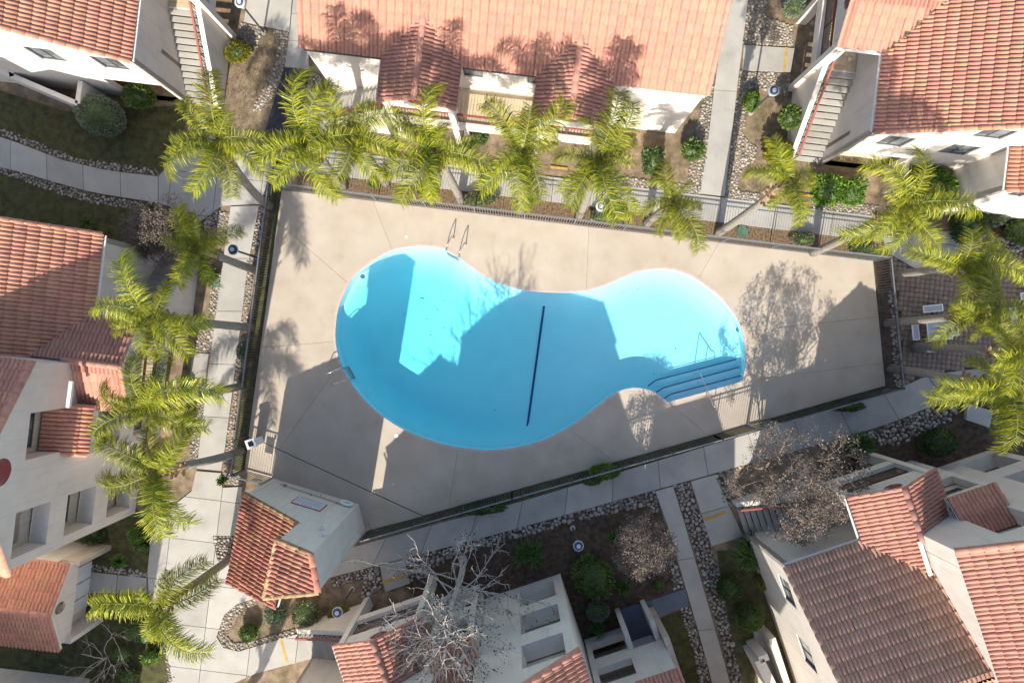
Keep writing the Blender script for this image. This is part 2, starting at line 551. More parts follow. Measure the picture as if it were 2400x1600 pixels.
def icos(sub=1):
    bm = bmesh.new()
    bmesh.ops.create_icosphere(bm, subdivisions=sub, radius=1.0)
    v = np.array([x.co[:] for x in bm.verts])
    f = np.array([[q.index for q in p.verts] for p in bm.faces])
    bm.free()
    return v, f
def dome():
    """a river stone's upper part in 44 triangles"""
    v, f = [], []
    for r, z in ((1.0, -0.25), (0.97, 0.25), (0.62, 0.72)):
        for k in range(8):
            a = 2 * math.pi * k / 8 + (0.39 if z > 0.5 else 0)
            v.append((r * math.cos(a), r * math.sin(a), z))
    v.append((0, 0, 0.88))
    for i in range(2):
        for k in range(8):
            a, b = i * 8 + k, i * 8 + (k + 1) % 8
            f += [(a, b, b + 8), (a, b + 8, a + 8)]
    for k in range(8):
        f.append((16 + k, 16 + (k + 1) % 8, 24))
    return np.array(v), np.array(f)
DOME_V, DOME_F = dome()
STONES = []
for i in range(5):
    v = DOME_V * (1 + rng.uniform(-0.14, 0.14, DOME_V.shape))
    STONES.append(mesh_np('cobble', v, DOME_F, M['cobble'], smooth=True))

def cobbles(poly_px, r=0.088, single=45, fill=1.0, soil='soil_dark', bed=True):
    """A bed of river stones: the largest are objects of their own, the small ones are one piece."""
    poly = ccw([tuple(G(*p)) for p in poly_px])
    if bed:
        root = tag(MB().prism(poly, -0.04, 0.012).build('cobble_bed', M[soil]), kind='structure')
    else:
        root = thing('cobble_bed', (*poly[0], 0), None, None, kind='structure')
    xs, ys = [p[0] for p in poly], [p[1] for p in poly]
    pts, cell, grid = [], r * 2.2, {}
    a = abs(area2(poly))
    for _ in range(int(a / (r * r) * 26 * fill)):
        x, y = random.uniform(min(xs), max(xs)), random.uniform(min(ys), max(ys))
        if not in_poly(x, y, poly): continue
        rr = r * random.choice((0.55, 0.65, 0.75, 0.85, 0.95, 1.1))
        gx, gy = int(x // cell), int(y // cell)
        ok = True
        for i in (-1, 0, 1):
            for j in (-1, 0, 1):
                for (qx, qy, qr) in grid.get((gx + i, gy + j), ()):
                    if (qx - x) ** 2 + (qy - y) ** 2 < (0.84 * (qr + rr)) ** 2:
                        ok = False
        if ok:
            pts.append((x, y, rr))
            grid.setdefault((gx, gy), []).append((x, y, rr))
    pts.sort(key=lambda p: -p[2])
    vis = [p for p in pts if in_view((p[0], p[1], 0), 0)]
    for (x, y, rr) in vis[:single]:
        o = bpy.data.objects.new('cobble', random.choice(STONES))
        put(o, root)
        o.matrix_basis = Matrix.Translation((x, y, 0.01)) @ Matrix.Rotation(random.uniform(0, 6.28), 4, 'Z') @ Matrix.Diagonal((rr * random.uniform(0.95, 1.2), rr * random.uniform(0.75, 1.0), rr * random.uniform(0.5, 0.75), 1))
    rest = vis[single:]
    if rest:
        V, F, n = [], [], 0
        for (x, y, rr) in rest:
            th = random.uniform(0, 6.28)
            c, s = math.cos(th), math.sin(th)
            q = DOME_V * (1 + rng.uniform(-0.14, 0.14, DOME_V.shape)) * np.array([rr * random.uniform(0.95, 1.2), rr * random.uniform(0.75, 1.0), rr * random.uniform(0.5, 0.75)])
            V.append(np.c_[q[:, 0] * c - q[:, 1] * s + x, q[:, 0] * s + q[:, 1] * c + y, q[:, 2] + 0.01])
            F.append(DOME_F + n)
            n += len(DOME_V)
        o = bpy.data.objects.new('small_cobbles', mesh_np('small_cobbles', np.vstack(V), np.vstack(F), M['cobble'], smooth=True))
        o['kind'] = 'stuff'
        put(o, root)
    return root
# ------------------------------------------------------------------ walls, windows, roofs
def v3(p, z): return Vector((p[0], p[1], z))

class Face:
    """A vertical wall plane: u runs from A to B, out is the side it shows."""
    def __init__(s, A, B, out):
        s.A, s.B = Vector(A), Vector(B)
        s.L = (s.B - s.A).length
        s.u = (s.B - s.A) / s.L
        n = Vector((s.u.y, -s.u.x))
        s.n = n if n.dot(Vector(out)) > 0 else -n
    def at(s, u, z, d=0.0):
        p = s.A + s.u * u + s.n * d
        return Vector((p.x, p.y, z))
    def uz(s, px, py, d=0.0):
        """where the camera's ray through a photo pixel meets the plane"""
        c = Vector(((px - 1200) * SC, (800 - py) * SC))
        k = c.dot(s.n) / (s.A.dot(s.n) + d)
        z = H * (1 - 1 / k)
        return ((c / k - s.A).dot(s.u), z)
    def rect(s, quad, d=0.0):
        q = [s.uz(*p, d) for p in quad]
        us = sorted(p[0] for p in q); zs = sorted(p[1] for p in q)
        return ((us[0] + us[1]) / 2, (us[2] + us[3]) / 2, (zs[0] + zs[1]) / 2, (zs[2] + zs[3]) / 2)

def box_hole(r): return [(r[0], r[2]), (r[1], r[2]), (r[1], r[3]), (r[0], r[3])]

def wall(parent, F, z0, top, holes=(), th=0.2, m='stucco', name='wall', u0=0.0, u1=None):
    """top: a height, or a profile [(u, z), ...] from u0 to u1"""
    u1 = F.L if u1 is None else u1
    prof = [(u0, top), (u1, top)] if isinstance(top, (int, float)) else list(top)
    loops = [[(u0, z0), (u1, z0)] + list(reversed(prof))] + [list(h) for h in holes]
    flat = [p for l in loops for p in l]
    tri = geometry.tessellate_polygon([[Vector((p[0], p[1], 0)) for p in l] for l in loops])
    n = len(flat)
    vs = [F.at(u, z) for u, z in flat] + [F.at(u, z, -th) for u, z in flat]
    fs = []
    for t in tri:
        a, b, c = (vs[i] for i in t)
        nn = (b - a).cross(c - a)
        t = tuple(t)
        if nn.dot(Vector((F.n.x, F.n.y, 0))) < 0: t = (t[0], t[2], t[1])
        fs.append(t)
        fs.append((t[0] + n, t[2] + n, t[1] + n))
    i = 0
    for l in loops:
        k = len(l)
        for j in range(k):
            a, b = i + j, i + (j + 1) % k
            fs.append((a, b, b + n, a + n))
        i += k
    mb = MB().add(vs, fs)
    o = mb.build(name, M[m], parent)
    bm = bmesh.new(); bm.from_mesh(o.data)
    bmesh.ops.recalc_face_normals(bm, faces=bm.faces)
    bm.to_mesh(o.data); bm.free()
    return o

def window(parent, F, r, d=-0.07, panes=2, name='window', arch=False):
    u0, u1, z0, z1 = r
    w = 0.045
    X, Z, N = Vector((F.u.x, F.u.y, 0)), Vector((0, 0, 1)), Vector((F.n.x, F.n.y, 0))
    fr = MB()
    def b(ua, ub, za, zb, dd=0.03):
        fr.box(F.at((ua + ub) / 2, (za + zb) / 2, d), X * (ub - ua) / 2, N * dd, Z * (zb - za) / 2)
    b(u0, u0 + w, z0, z1); b(u1 - w, u1, z0, z1)
    b(u0 + w, u1 - w, z0, z0 + w); b(u0 + w, u1 - w, z1 - w, z1)
    for i in range(1, panes):
        um = u0 + (u1 - u0) * i / panes
        b(um - w / 2, um + w / 2, z0 + w, z1 - w, 0.025)
    fo = fr.build(name, M['frame'], parent)
    for i in range(panes):
        ua, ub = u0 + (u1 - u0) * i / panes, u0 + (u1 - u0) * (i + 1) / panes
        MB().box(F.at((ua + ub) / 2, (z0 + z1) / 2, d - 0.005 - 0.012 * (i % 2)), X * ((ub - ua) / 2 - w * 0.6), N * 0.006, Z * ((z1 - z0) / 2 - w * 0.8)).build('pane', M['glass'], fo)
    return fo

def tile_np(w, L, rolls=2, h=0.082):
    """one two-roll clay tile: x across, y up the slope, its lower end lifted over the course below"""
    n = 5 if rolls == 2 else 5
    xs, zs = [], []
    k = rolls * 4 + 1
    for i in range(k):
        xs.append(w * i / (k - 1)); zs.append(h * abs(math.sin(math.pi * rolls * i / (k - 1))) ** 0.55)
    V, F = [], []
    for x, z in zip(xs, zs): V.append((x * 0.992 + w * 0.004, 0.0, z + 0.066))
    for x, z in zip(xs, zs): V.append((x * 0.992 + w * 0.004, L, z * 0.9 + 0.006))
    for x, z in zip(xs, zs): V.append((x * 0.97 + w * 0.015, 0.0, 0.004))
    for i in range(k - 1):
        F.append((i, i + 1, i + 1 + k, i + k))
        F.append((i + 2 * k, i + 1 + 2 * k, i + 1, i))
    return np.array(V), np.array(F)
TILE_W, TILE_E = 0.335, 0.43
TV, TF = tile_np(TILE_W, TILE_E + 0.05)
TILE_MESH = {}
def tile_mesh(m):
    if m not in TILE_MESH:
        TILE_MESH[m] = mesh_np('tile', TV, TF, M[m])
    return TILE_MESH[m]
CAPS = {}
def cap_mesh(m, r, L):
    key = (m, round(r, 3), round(L, 3))
    if key not in CAPS:
        V, F = [], []
        for y, s, dz in ((0, 1.0, 0.03), (L, 0.82, 0.0)):
            for k in range(6):
                a = math.pi * k / 5
                V.append((r * s * math.cos(a), y, r * s * math.sin(a) * 0.85 + dz))
        for k in range(5): F.append((k + 1, k, k + 6, k + 7))
        F.append((0, 1, 4, 5)); F.append((1, 2, 3, 4))
        CAPS[key] = mesh_np('cap', V, F, M[m])
    return CAPS[key]

def caps(parent, a, b, m='tile', r=0.12, L=0.40, up=(0, 0, 1), name='rake_tile'):
    """half-round cover tiles laid in a row from a up to b"""
    a, b = Vector(a), Vector(b)
    y = (b - a).normalized()
    x = y.cross(Vector(up)).normalized()
    z = x.cross(y)
    n = max(1, int((b - a).length / L))
    st = (b - a).length / n
    me = cap_mesh(m, r, st + 0.05)
    for i in range(n):
        p = a + y * (st * i)
        if not in_view(p, 30): continue
        o = bpy.data.objects.new(name, me)
        put(o, parent)
        o.matrix_basis = Matrix((x, y, z)).transposed().to_4x4()
        o.matrix_basis.translation = p
    return n

def roof(parent, P0, e, q, m, poly, tm='tile', limit=150, thick=0.12, over=0.0, seed=1, edge='trim', aligned=(0, 0)):
    """P0: point on the eave (3-D); e: eave direction; q: level direction up the slope; m: rise over run; poly: outline, level points (2-D) on the roof plane, convex"""
    e = Vector(e).normalized(); q = Vector(q).normalized()
    ex = Vector((e.x, e.y, 0))
    ey = Vector((q.x, q.y, m)).normalized()
    ez = ex.cross(ey)
    if ez.z < 0:
        ex = -ex; ez = -ez
    P0 = Vector(P0)
    def lift(p): return Vector((p[0], p[1], P0.z + m * (Vector((p[0], p[1])) - P0.to_2d()).dot(q)))
    P3 = [lift(p) for p in poly]
    loc = ccw([((p - P0).dot(ex), (p - P0).dot(ey)) for p in P3])
    def wp(a, b, c=0.0): return P0 + ex * a + ey * b + ez * c
    n = len(loc)
    vs = [wp(a, b, -0.015) for a, b in loc] + [wp(a, b, -thick) for a, b in loc]
    mb = MB().add(vs, [tuple(range(n)), tuple(reversed(range(n, 2 * n)))], 0)
    mb.add(vs, [(i, (i + 1) % n, (i + 1) % n + n, i + n) for i in range(n)], 1)
    ro = mb.build('roof', [M['felt'], M[edge]], parent)
    rot = Matrix((ex, ey, ez)).transposed()
    whole, cut = [], []
    amin, amax = min(p[0] for p in loc), max(p[0] for p in loc)
    bmin, bmax = min(p[1] for p in loc), max(p[1] for p in loc)
    rnd = random.Random(seed)
    for r in range(int(math.floor((bmin - aligned[1]) / TILE_E)) - 1, int(bmax / TILE_E) + 1):
        b0 = r * TILE_E + aligned[1]
        for c in range(int(math.floor((amin - aligned[0]) / TILE_W)) - 1, int(amax / TILE_W) + 2):
            a0 = c * TILE_W + aligned[0]
            cs = [in_poly(a0 + x * TILE_W, b0 + y * TILE_E, loc) for x, y in ((0.03, 0.03), (0.97, 0.03), (0.97, 0.97), (0.03, 0.97), (0.5, 0.5))]
            if not any(cs): continue
            p = wp(a0 + TILE_W / 2, b0 + TILE_E / 2)
            if not in_view(p, 60): continue
            jit = (rnd.uniform(-0.006, 0.006), rnd.uniform(-0.005, 0.005), rnd.uniform(-0.004, 0.008))
            (whole if all(cs) else cut).append((a0 + jit[0], b0 + jit[1], jit[2], p, in_view(p, 0)))
    whole.sort(key=lambda t: (not t[4], rnd.random()))
    single = [t for t in whole if t[4]][:limit]
    ids = set(id(t) for t in single)
    rest = [t for t in whole if id(t) not in ids]
    me = tile_mesh(tm)
    for a0, b0, c0, p, _ in single:
        o = bpy.data.objects.new('tile', me)
        put(o, ro)
        mt = rot.to_4x4(); mt.translation = wp(a0, b0, c0)
        o.matrix_basis = mt
    if rest:
        V, F = [], []
        for i, (a0, b0, c0, p, _) in enumerate(rest):
            V.append(TV + np.array([a0, b0, c0])); F.append(TF + i * len(TV))
        V = np.vstack(V) @ np.array(rot).T + np.array(P0)
        o = bpy.data.objects.new('more_tiles', mesh_np('more_tiles', V, np.vstack(F), M[tm]))
        o['kind'] = 'stuff'
        put(o, ro)
    if cut:
        bm = bmesh.new()
        for (a0, b0, c0, p, _) in cut:
            vv = [bm.verts.new((x + a0, y + b0, z + c0)) for x, y, z in TV]
            for f in TF: bm.faces.new([vv[k] for k in f])
        for i in range(n):
            a, b = loc[i], loc[(i + 1) % n]
            nx, ny = (b[1] - a[1]), -(b[0] - a[0])
            bmesh.ops.bisect_plane(bm, geom=bm.verts[:] + bm.edges[:] + bm.faces[:], plane_co=(a[0], a[1], 0), plane_no=(nx, ny, 0), clear_outer=True)
        mc = bpy.data.meshes.new('cut_tiles')
        bm.to_mesh(mc); bm.free()
        mc.materials.append(M[tm])
        mc.transform(rot.to_4x4()); mc.transform(Matrix.Translation(P0))
        o = bpy.data.objects.new('cut_tiles', mc)
        o['kind'] = 'stuff'
        put(o, ro)
    ro['_lift'] = 0
    return ro, lift

def railing(parent, a, b, h=1.0, m='rail_red', step=0.13, lattice=False, name='railing', bar='rail_red', low=0.08):
    """a, b: the foot of the railing at its two ends (3-D)"""
    a, b = Vector(a), Vector(b)
    Z = Vector((0, 0, 1))
    root = MB().bar(a + Z * h, b + Z * h, 0.09, 0.06).bar(a + Z * low, b + Z * low, 0.03, 0.03).build(name, M[m], parent)
    n = max(2, int((b - a).length / step))
    mb = MB()
    for i in range(n + 1):
        p = a + (b - a) * (i / n)
        mb.box(p + Z * (h / 2 + low / 2), (0.009, 0, 0), (0, 0.009, 0), (0, 0, h / 2 - low / 2))
    if lattice:
        for i in range(0, n - 2, 3):
            p, q = a + (b - a) * (i / n), a + (b - a) * ((i + 3) / n)
            mb.bar(p + Z * low, q + Z * h, 0.015, 0.015).bar(p + Z * h, q + Z * low, 0.015, 0.015)
    mb.build('balusters', M['metal_dark'], root)['kind'] = 'stuff'
    for t in (0.0, 1.0) if (b - a).length < 2.2 else (0.0, 0.5, 1.0):
        p = a + (b - a) * t
        MB().box(p + Z * h / 2, (0.02, 0, 0), (0, 0.02, 0), (0, 0, h / 2)).build('rail_post', M['metal_dark'], root)
    return root

# ------------------------------------------------------------------ the repeated apartment block
R_GA, D_GA = Vector((0.9932, 0.1165)), Vector((-0.1165, 0.9932))
R_F, D_F = Vector((0.948, -0.318)), Vector((0.318, 0.948))
EAVE, MP = 5.2, 0.55

class Block:
    def __init__(s, O, xd, od):
        s.O, s.xd, s.od = Vector(O), Vector(xd), Vector(od)
    def p(s, x, y):
        q = s.O + s.xd * x + s.od * y
        return Vector((q.x * SC, -q.y * SC))
    def p3(s, x, y, z):
        q = s.p(x, y)
        return Vector((q.x, q.y, z))
    @property
    def wx(s): return Vector((s.xd.x, -s.xd.y))
    @property
    def wo(s): return Vector((s.od.x, -s.od.y))

def boxb(mb, B, x0, x1, y0, y1, z0, z1, mi=0):
    c = [B.p(x0, y0), B.p(x1, y0), B.p(x1, y1), B.p(x0, y1)]
    if area2([tuple(q) for q in c]) < 0: c.reverse()
    mb.hexa([v3(q, z0) for q in c] + [v3(q, z1) for q in c], mi)
    return mb

def stairs(root, B, x0=0, x1=160, w=68, n=14, top=2.75, m='concrete'):
    st = MB()
    # sloping outer parapet wall
    prof = [(x0 - 4, 0.55), (x1, top + 0.55)]
    F = Face(B.p(x0 - 4, w + 13), B.p(x1, w + 13), B.wo)
    so = wall(root, F, 0.0, [(0, 0.55), (F.L, top + 0.55)], th=0.22, name='staircase')
    for i in range(n):
        xa, xb = x0 + (x1 - x0) * i / n, x0 + (x1 - x0) * (i + 1) / n
        z = top * (i + 1) / n
        mb = MB()
        boxb(mb, B, xa - 0.2, xb - 0.8, 0.6, w - 1, z - 0.07, z)
        mb.build('step', M[m], so)
    railing(root, B.p3(x0 - 2, w, 0.1), B.p3(x1, w, top), 0.95, lattice=True)

def porch(root, B, x0=160, x1=332, yo=92, seed=3, limit=75, tower=False, floor='concrete', oval=True, back=-80, rail=True):
    top = 2.75
    xm = (x0 + x1) / 2
    hw = (x1 - x0) / 2 * SC
    zr = EAVE + hw * 0.5
    mb = boxb(MB(), B, x0, x1, 0.5, yo - 4, top - 0.22, top)
    fl = mb.build('landing', M['stucco'], root)
    # floor boards
    nb = 16
    for i in range(nb):
        xa, xb = x0 + 3 + (x1 - x0 - 6) * i / nb, x0 + 3 + (x1 - x0 - 6) * (i + 1) / nb
        boxb(MB(), B, xa + 0.25, xb - 0.25, 1, yo - 10, top, top + 0.03).build('floor_board', M['plank'], fl)
    # corner posts, tapering fins from ground to eave
    for xa, xb in ((x0, x0 + 13), (x1 - 13, x1)):
        boxb(MB(), B, xa, xb, yo - 24, yo, 0, EAVE - 0.02).build('post', M['stucco'], root)
    # gable wall over the opening
    F = Face(B.p(x0, yo - 4), B.p(x1, yo - 4), B.wo)
    prof = [(0, EAVE), (hw, zr - 0.04), (2 * hw, EAVE)]
    ap = 13 * SC
    wall(root, F, 4.35, prof, th=0.25, name='gable', u0=0, u1=2 * hw)
    if oval:
        MB().disc(F.at(hw, EAVE + 0.12, 0.0), 0.36, 0.0, 0.035, 24, ax=Vector((F.u.x, F.u.y, 0)), ay=(0, 0, 1), ry=0.30).build('oval_plaque', M['oval_red'], root)
    # front parapet band and railing
    G_ = Face(B.p(x0 + 13, yo - 2), B.p(x1 - 13, yo - 2), B.wo)
    wall(root, G_, top - 0.45, top + 0.12, th=0.18, name='parapet')
    if rail:
        railing(root, v3(B.p(x0 + 13, yo - 12), top + 0.03), v3(B.p(x1 - 13, yo - 12), top + 0.03), 1.0)
    # side beams
    for x in (x0 + 1, x1 - 10):
        boxb(MB(), B, x, x + 9, 1, yo - 24, 4.75, EAVE - 0.02).build('beam', M['stucco'], root)
    # the two slopes
    xo = 5
    z0 = EAVE + 0.02
    e, q = B.wo, B.wx
    lft = [B.p(x0 - xo, yo + 3), B.p(xm, yo + 3), B.p(xm, back), B.p(x0 - xo, 0 if not tower else 2)]
    r1, l1 = roof(root, v3(B.p(x0 - xo, 0), z0), e, q, 0.5, lft, limit=limit, seed=seed, tm='tile_pale')
    rgt = [B.p(x1 + xo, yo + 3), B.p(xm, yo + 3), B.p(xm, back if not tower else -14), B.p(x1 + xo, 0 if not tower else -6)]
    r2, l2 = roof(root, v3(B.p(x1 + xo, 0), z0), e, -q, 0.5, rgt, limit=limit, seed=seed + 1, tm='tile_pale')
    yb = back if not tower else -14
    caps(r1, l1(B.p(xm, yo + 3)) + Vector((0, 0, 0.05)), l1(B.p(xm, yb)) + Vector((0, 0, 0.05)), 'tile_pale', 0.14, 0.42, name='ridge_tile')
    caps(r1, l1(B.p(x0 - xo, yo + 2)) + Vector((0, 0, 0.03)), l1(B.p(xm, yo + 2)) + Vector((0, 0, 0.03)), 'tile', 0.09, 0.40)
    caps(r2, l2(B.p(x1 + xo, yo + 2)) + Vector((0, 0, 0.03)), l2(B.p(xm, yo + 2)) + Vector((0, 0, 0.03)), 'tile', 0.09, 0.40)
    ga = MB().bar(v3(B.p(x0 - xo - 4, yo + 2), EAVE - 0.03), v3(B.p(x0 - xo - 4, 0), EAVE - 0.03), 0.06, 0.06)
    ga.build('gutter', M['trim'], root)

def main_block(root, B, X=430, D=480, limit=150, seed=1, tm='tile', side_holes=(), side_windows=(), valley=None, gutter_to=158, x_end=None, flip_under=None, side_m='stucco'):
    half = D / 2 * SC
    zr = EAVE + half * MP
    Ff = Face(B.p(0, 0), B.p(X, 0), B.wo)
    wall(root, Ff, 0, EAVE, name='wall')
    Fs = Face(B.p(0, 0), B.p(0, -D), -B.wx)
    rects = [Fs.rect(qd) for qd in side_windows]
    wall(root, Fs, 0, [(0.0, EAVE), (half, zr), (2 * half, EAVE)], holes=[box_hole(r) for r in rects] + list(side_holes), name='wall', th=0.22, m=side_m)
    for r in rects: window(root, Fs, r, d=-0.08)
    Fb = Face(B.p(0, -D), B.p(X, -D), -B.wo)
    wall(root, Fb, 0, EAVE, name='wall')
    Fe = Face(B.p(X, 0), B.p(X, -D), B.wx)
    wall(root, Fe, 0, [(0.0, EAVE), (half, zr), (2 * half, EAVE)], name='wall')
    xe = x_end or X
    z0 = EAVE + 0.02 - 5 * SC * MP
    q = -B.wo
    front = valley or [B.p(-4, 5), B.p(xe, 5), B.p(xe, -D / 2), B.p(-4, -D / 2)]
    r1, l1 = roof(root, v3(B.p(0, 5), z0), B.wx, q, MP, front, limit=limit, seed=seed, tm=tm)
    bk = [B.p(-4, -D / 2), B.p(X, -D / 2), B.p(X, -D - 5), B.p(-4, -D - 5)]
    r2, l2 = roof(root, v3(B.p(0, -D - 5), z0), B.wx, -q, MP, bk, limit=20, seed=seed + 5, tm=tm)
    up = Vector((0, 0, 0.04))
    caps(r1, l1(B.p(-4, 4)) + up, l1(B.p(-4, -D / 2)) + up, tm, 0.115, 0.43)
    ga = MB().bar(v3(B.p(-3, 9), EAVE - 0.04), v3(B.p(gutter_to, 9), EAVE - 0.04), 0.06, 0.06)
    ga.build('gutter', M['trim'], root)
    return Ff, Fs, l1

TE, TM_ = 8.4, 0.56
def tower(root, B, x0=249, x1=613, depth=380, limit=150, seed=9, notch=True, niches=True, tm='tile', roof_on=True):
    xm = (x0 + x1) / 2
    hw = (x1 - x0) / 2 * SC
    zr = TE + hw * TM_
    th = 33 * SC
    F = Face(B.p(x0, 0), B.p(x1, 0), B.wo)
    U = lambda x: (x - x0) * SC
    holes = []
    if notch: holes.append([(U(336), 6.06), (U(420), 6.06), (U(420), 8.1), (U(336), 8.1)])
    nz = ((0.55, 2.45), (3.45, 5.35), (6.37, 8.25))
    if niches:
        for a, b in nz: holes.append([(U(512), a), (U(594), a), (U(594), b), (U(512), b)])
    wall(root, F, 0, [(0, TE), (hw, zr), (2 * hw, TE)], holes=holes, th=th, name='tower_wall')
    Fi = Face(B.p(x0 + 6, -36), B.p(x1 - 6, -36), B.wo)
    V = lambda x: (x - x0 - 6) * SC
    wins = []
    if notch: wins.append((V(345), V(411), 6.75, 8.0))
    if niches:
        for a, b in nz: wins.append((V(520), V(586), a + 0.55, b - 0.05))
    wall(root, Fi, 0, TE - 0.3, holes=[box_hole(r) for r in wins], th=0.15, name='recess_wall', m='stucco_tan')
    for r in wins: window(root, Fi, r, d=-0.05)
    # side and back walls
    for x, o in ((x0, -B.wx), (x1, B.wx)):
        Fs = Face(B.p(x, -34), B.p(x, -depth), o)
        wall(root, Fs, 0, TE, name='tower_wall', th=0.1)
    Fb = Face(B.p(x0, -depth), B.p(x1, -depth), -B.wo)
    wall(root, Fb, 0, [(0, TE), (hw, zr), (2 * hw, TE)], name='tower_wall')
    MB().disc(F.at(hw, 9.25, 0.0), 0.5, 0.0, 0.05, 28, ax=Vector((F.u.x, F.u.y, 0)), ay=(0, 0, 1)).build('oval_plaque', M['oval_red'], root)
    e, q = B.wo, B.wx
    z0 = TE + 0.02 - 5 * SC * TM_
    A = [B.p(x0 - 5, 4), B.p(xm, 4), B.p(xm, -depth), B.p(x0 - 5, -depth)]
    r1, l1 = roof(root, v3(B.p(x0 - 5, 0), z0), e, q, TM_, A, limit=limit, seed=seed, tm=tm)
    C = [B.p(x1 + 5, 4), B.p(xm, 4), B.p(xm, -depth), B.p(x1 + 5, -depth)]
    r2, l2 = roof(root, v3(B.p(x1 + 5, 0), z0), e, -q, TM_, C, limit=60, seed=seed + 1, tm=tm)
    up = Vector((0, 0, 0.03))
    caps(r1, l1(B.p(x0 - 5, 3)) + up, l1(B.p(xm, 3)) + up, tm, 0.15, 0.42)
    caps(r2, l2(B.p(x1 + 5, 3)) + up, l2(B.p(xm, 3)) + up, tm, 0.15, 0.42)
    caps(r1, l1(B.p(xm, 4)) + up, l1(B.p(xm, -depth)) + up, tm, 0.15, 0.42, name='ridge_tile')
    return F

def bay(root, B, x0=330, x1=425, yo=36, seed=21, tm='tile', limit=40):
    """the shallow bay with its lean-to roof running back into the window recess above"""
    Fb = Face(B.p(x0, yo), B.p(x1, yo), B.wo)
    U = lambda x: (x - x0) * SC
    hs = [[(U(344), a), (U(412), a), (U(412), b), (U(344), b)] for a, b in ((0.6, 2.4), (3.45, 5.2))]
    wall(root, Fb, 0, 5.55, holes=hs, th=0.35, name='bay_wall')
    Fi = Face(B.p(x0 + 2, yo - 19), B.p(x1 - 2, yo - 19), B.wo)
    V = lambda x: (x - x0 - 2) * SC
    ws = [(V(350), V(406), a + 0.4, b) for a, b in ((0.6, 2.4), (3.45, 5.15))]
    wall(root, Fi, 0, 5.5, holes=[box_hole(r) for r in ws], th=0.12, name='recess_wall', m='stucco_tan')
    for r in ws: window(root, Fi, r, d=-0.04)
    for x, o in ((x0, -B.wx), (x1, B.wx)):
        wall(root, Face(B.p(x, 0), B.p(x, yo - 2), o), 0, 5.5, th=0.15, name='bay_wall')
    q = -B.wo
    poly = [B.p(x0, yo + 4), B.p(x1, yo + 4), B.p(x1, -3), B.p(x0, -3)]
    r1, l1 = roof(root, v3(B.p(x0, yo + 4), 6.06 - 0.5 * (yo + 4) * SC), B.wx, q, 0.5, poly, limit=limit, seed=seed, tm=tm)
    poly2 = [B.p(338, -2), B.p(418, -2), B.p(418, -33), B.p(338, -33)]
    roof(root, v3(B.p(x0, yo + 4), 6.09 - 0.5 * (yo + 4) * SC), B.wx, q, 0.5, poly2, limit=limit, seed=seed, tm=tm)
    up = Vector((0, 0, 0.03))
    caps(r1, l1(B.p(x1, yo + 3)) + up, l1(B.p(x1, -2)) + up, tm, 0.10, 0.40)

# ------------------------------------------------------------------ ground, paths, beds
def yf(x): return 443 + 0.121 * (x - 648)          # line of the north fence
DECK = [(661, 446), (2045, 612), (2074, 903), (1672, 1017), (1200, 1149), (990, 1207), (857, 1243), (840, 1180), (641, 1120), (574, 1100)]
big = [(-60, -60), (60, -60), (60, 60), (-60, 60)]
hole = [tuple(p) for p in shrink_quad([G(*p) for p in DECK], 0.15)]
tri = geometry.tessellate_polygon([[Vector((*p, 0)) for p in big], [Vector((*p, 0)) for p in hole]])
gv = [(*p, -0.02) for p in big] + [(*p, -0.02) for p in hole]
gf = []
for a, b, c in tri:
    s = (Vector(gv[b]) - Vector(gv[a])).cross(Vector(gv[c]) - Vector(gv[a])).z
    gf.append((a, b, c) if s > 0 else (a, c, b))
tag(MB().add(gv, gf).build('ground', M['soil']), kind='structure')

sheet('lawn', [(-40, 200), (150, 260), (437, 247), (425, 352), (372, 408), (255, 398), (153, 375), (60, 338), (-40, 312)], 0.004, 'lawn')
sheet('lawn', [(-40, 398), (133, 430), (217, 453), (330, 470), (480, 500), (500, 640), (380, 600), (200, 560), (-40, 500)], 0.004, 'lawn')
sheet('lawn', [(180, 1230), (318, 1190), (345, 1215), (355, 1240), (345, 1340), (205, 1330)], 0.004, 'lawn')
sheet('lawn', [(100, 1400), (345, 1388), (388, 1500), (402, 1620), (-40, 1640), (-40, 1500)], 0.004, 'lawn')
sheet('lawn', [(1735, 1290), (1680, 1290), (1735, 1620), (1960, 1620)], 0.004, 'lawn')
sheet('lawn', [(1530, 1455), (1595, 1430), (1665, 1600), (1600, 1640)], 0.004, 'lawn')
sheet('planting_bed', [(880, 1330), (950, 1308), (1340, 1205), (1535, 1150), (1604, 1376), (1445, 1430), (1462, 1495), (1375, 1620), (1060, 1640), (960, 1380)], 0.004, 'soil_dark')
sheet('planting_bed', [(2050, 1018), (2225, 985), (2265, 940), (2440, 940), (2440, 1200), (1990, 1120), (1985, 1045)], 0.004, 'soil_dark')
sheet('planting_bed', [(2230, 480), (2440, 480), (2440, 600), (2340, 595), (2240, 545)], 0.004, 'soil_dark')
sheet('mulch_strip', [(700, yf(700) - 1), (2040, yf(2040) - 1), (2060, yf(2060) - 48), (700, yf(700) - 48)], 0.006, 'mulch')
sheet('lawn', [(2074, 906), (1200, 1152), (860, 1246), (850, 1266), (1200, 1178), (1672, 1040), (2060, 926)], 0.006, 'lawn')
sheet('planting_bed', [(661, 440), (640, 440), (540, 1100), (574, 1103)], 0.006, 'lawn')
sheet('planting_bed', [(2047, 612), (2085, 600), (2117, 903), (2076, 903)], 0.006, 'soil_dark')

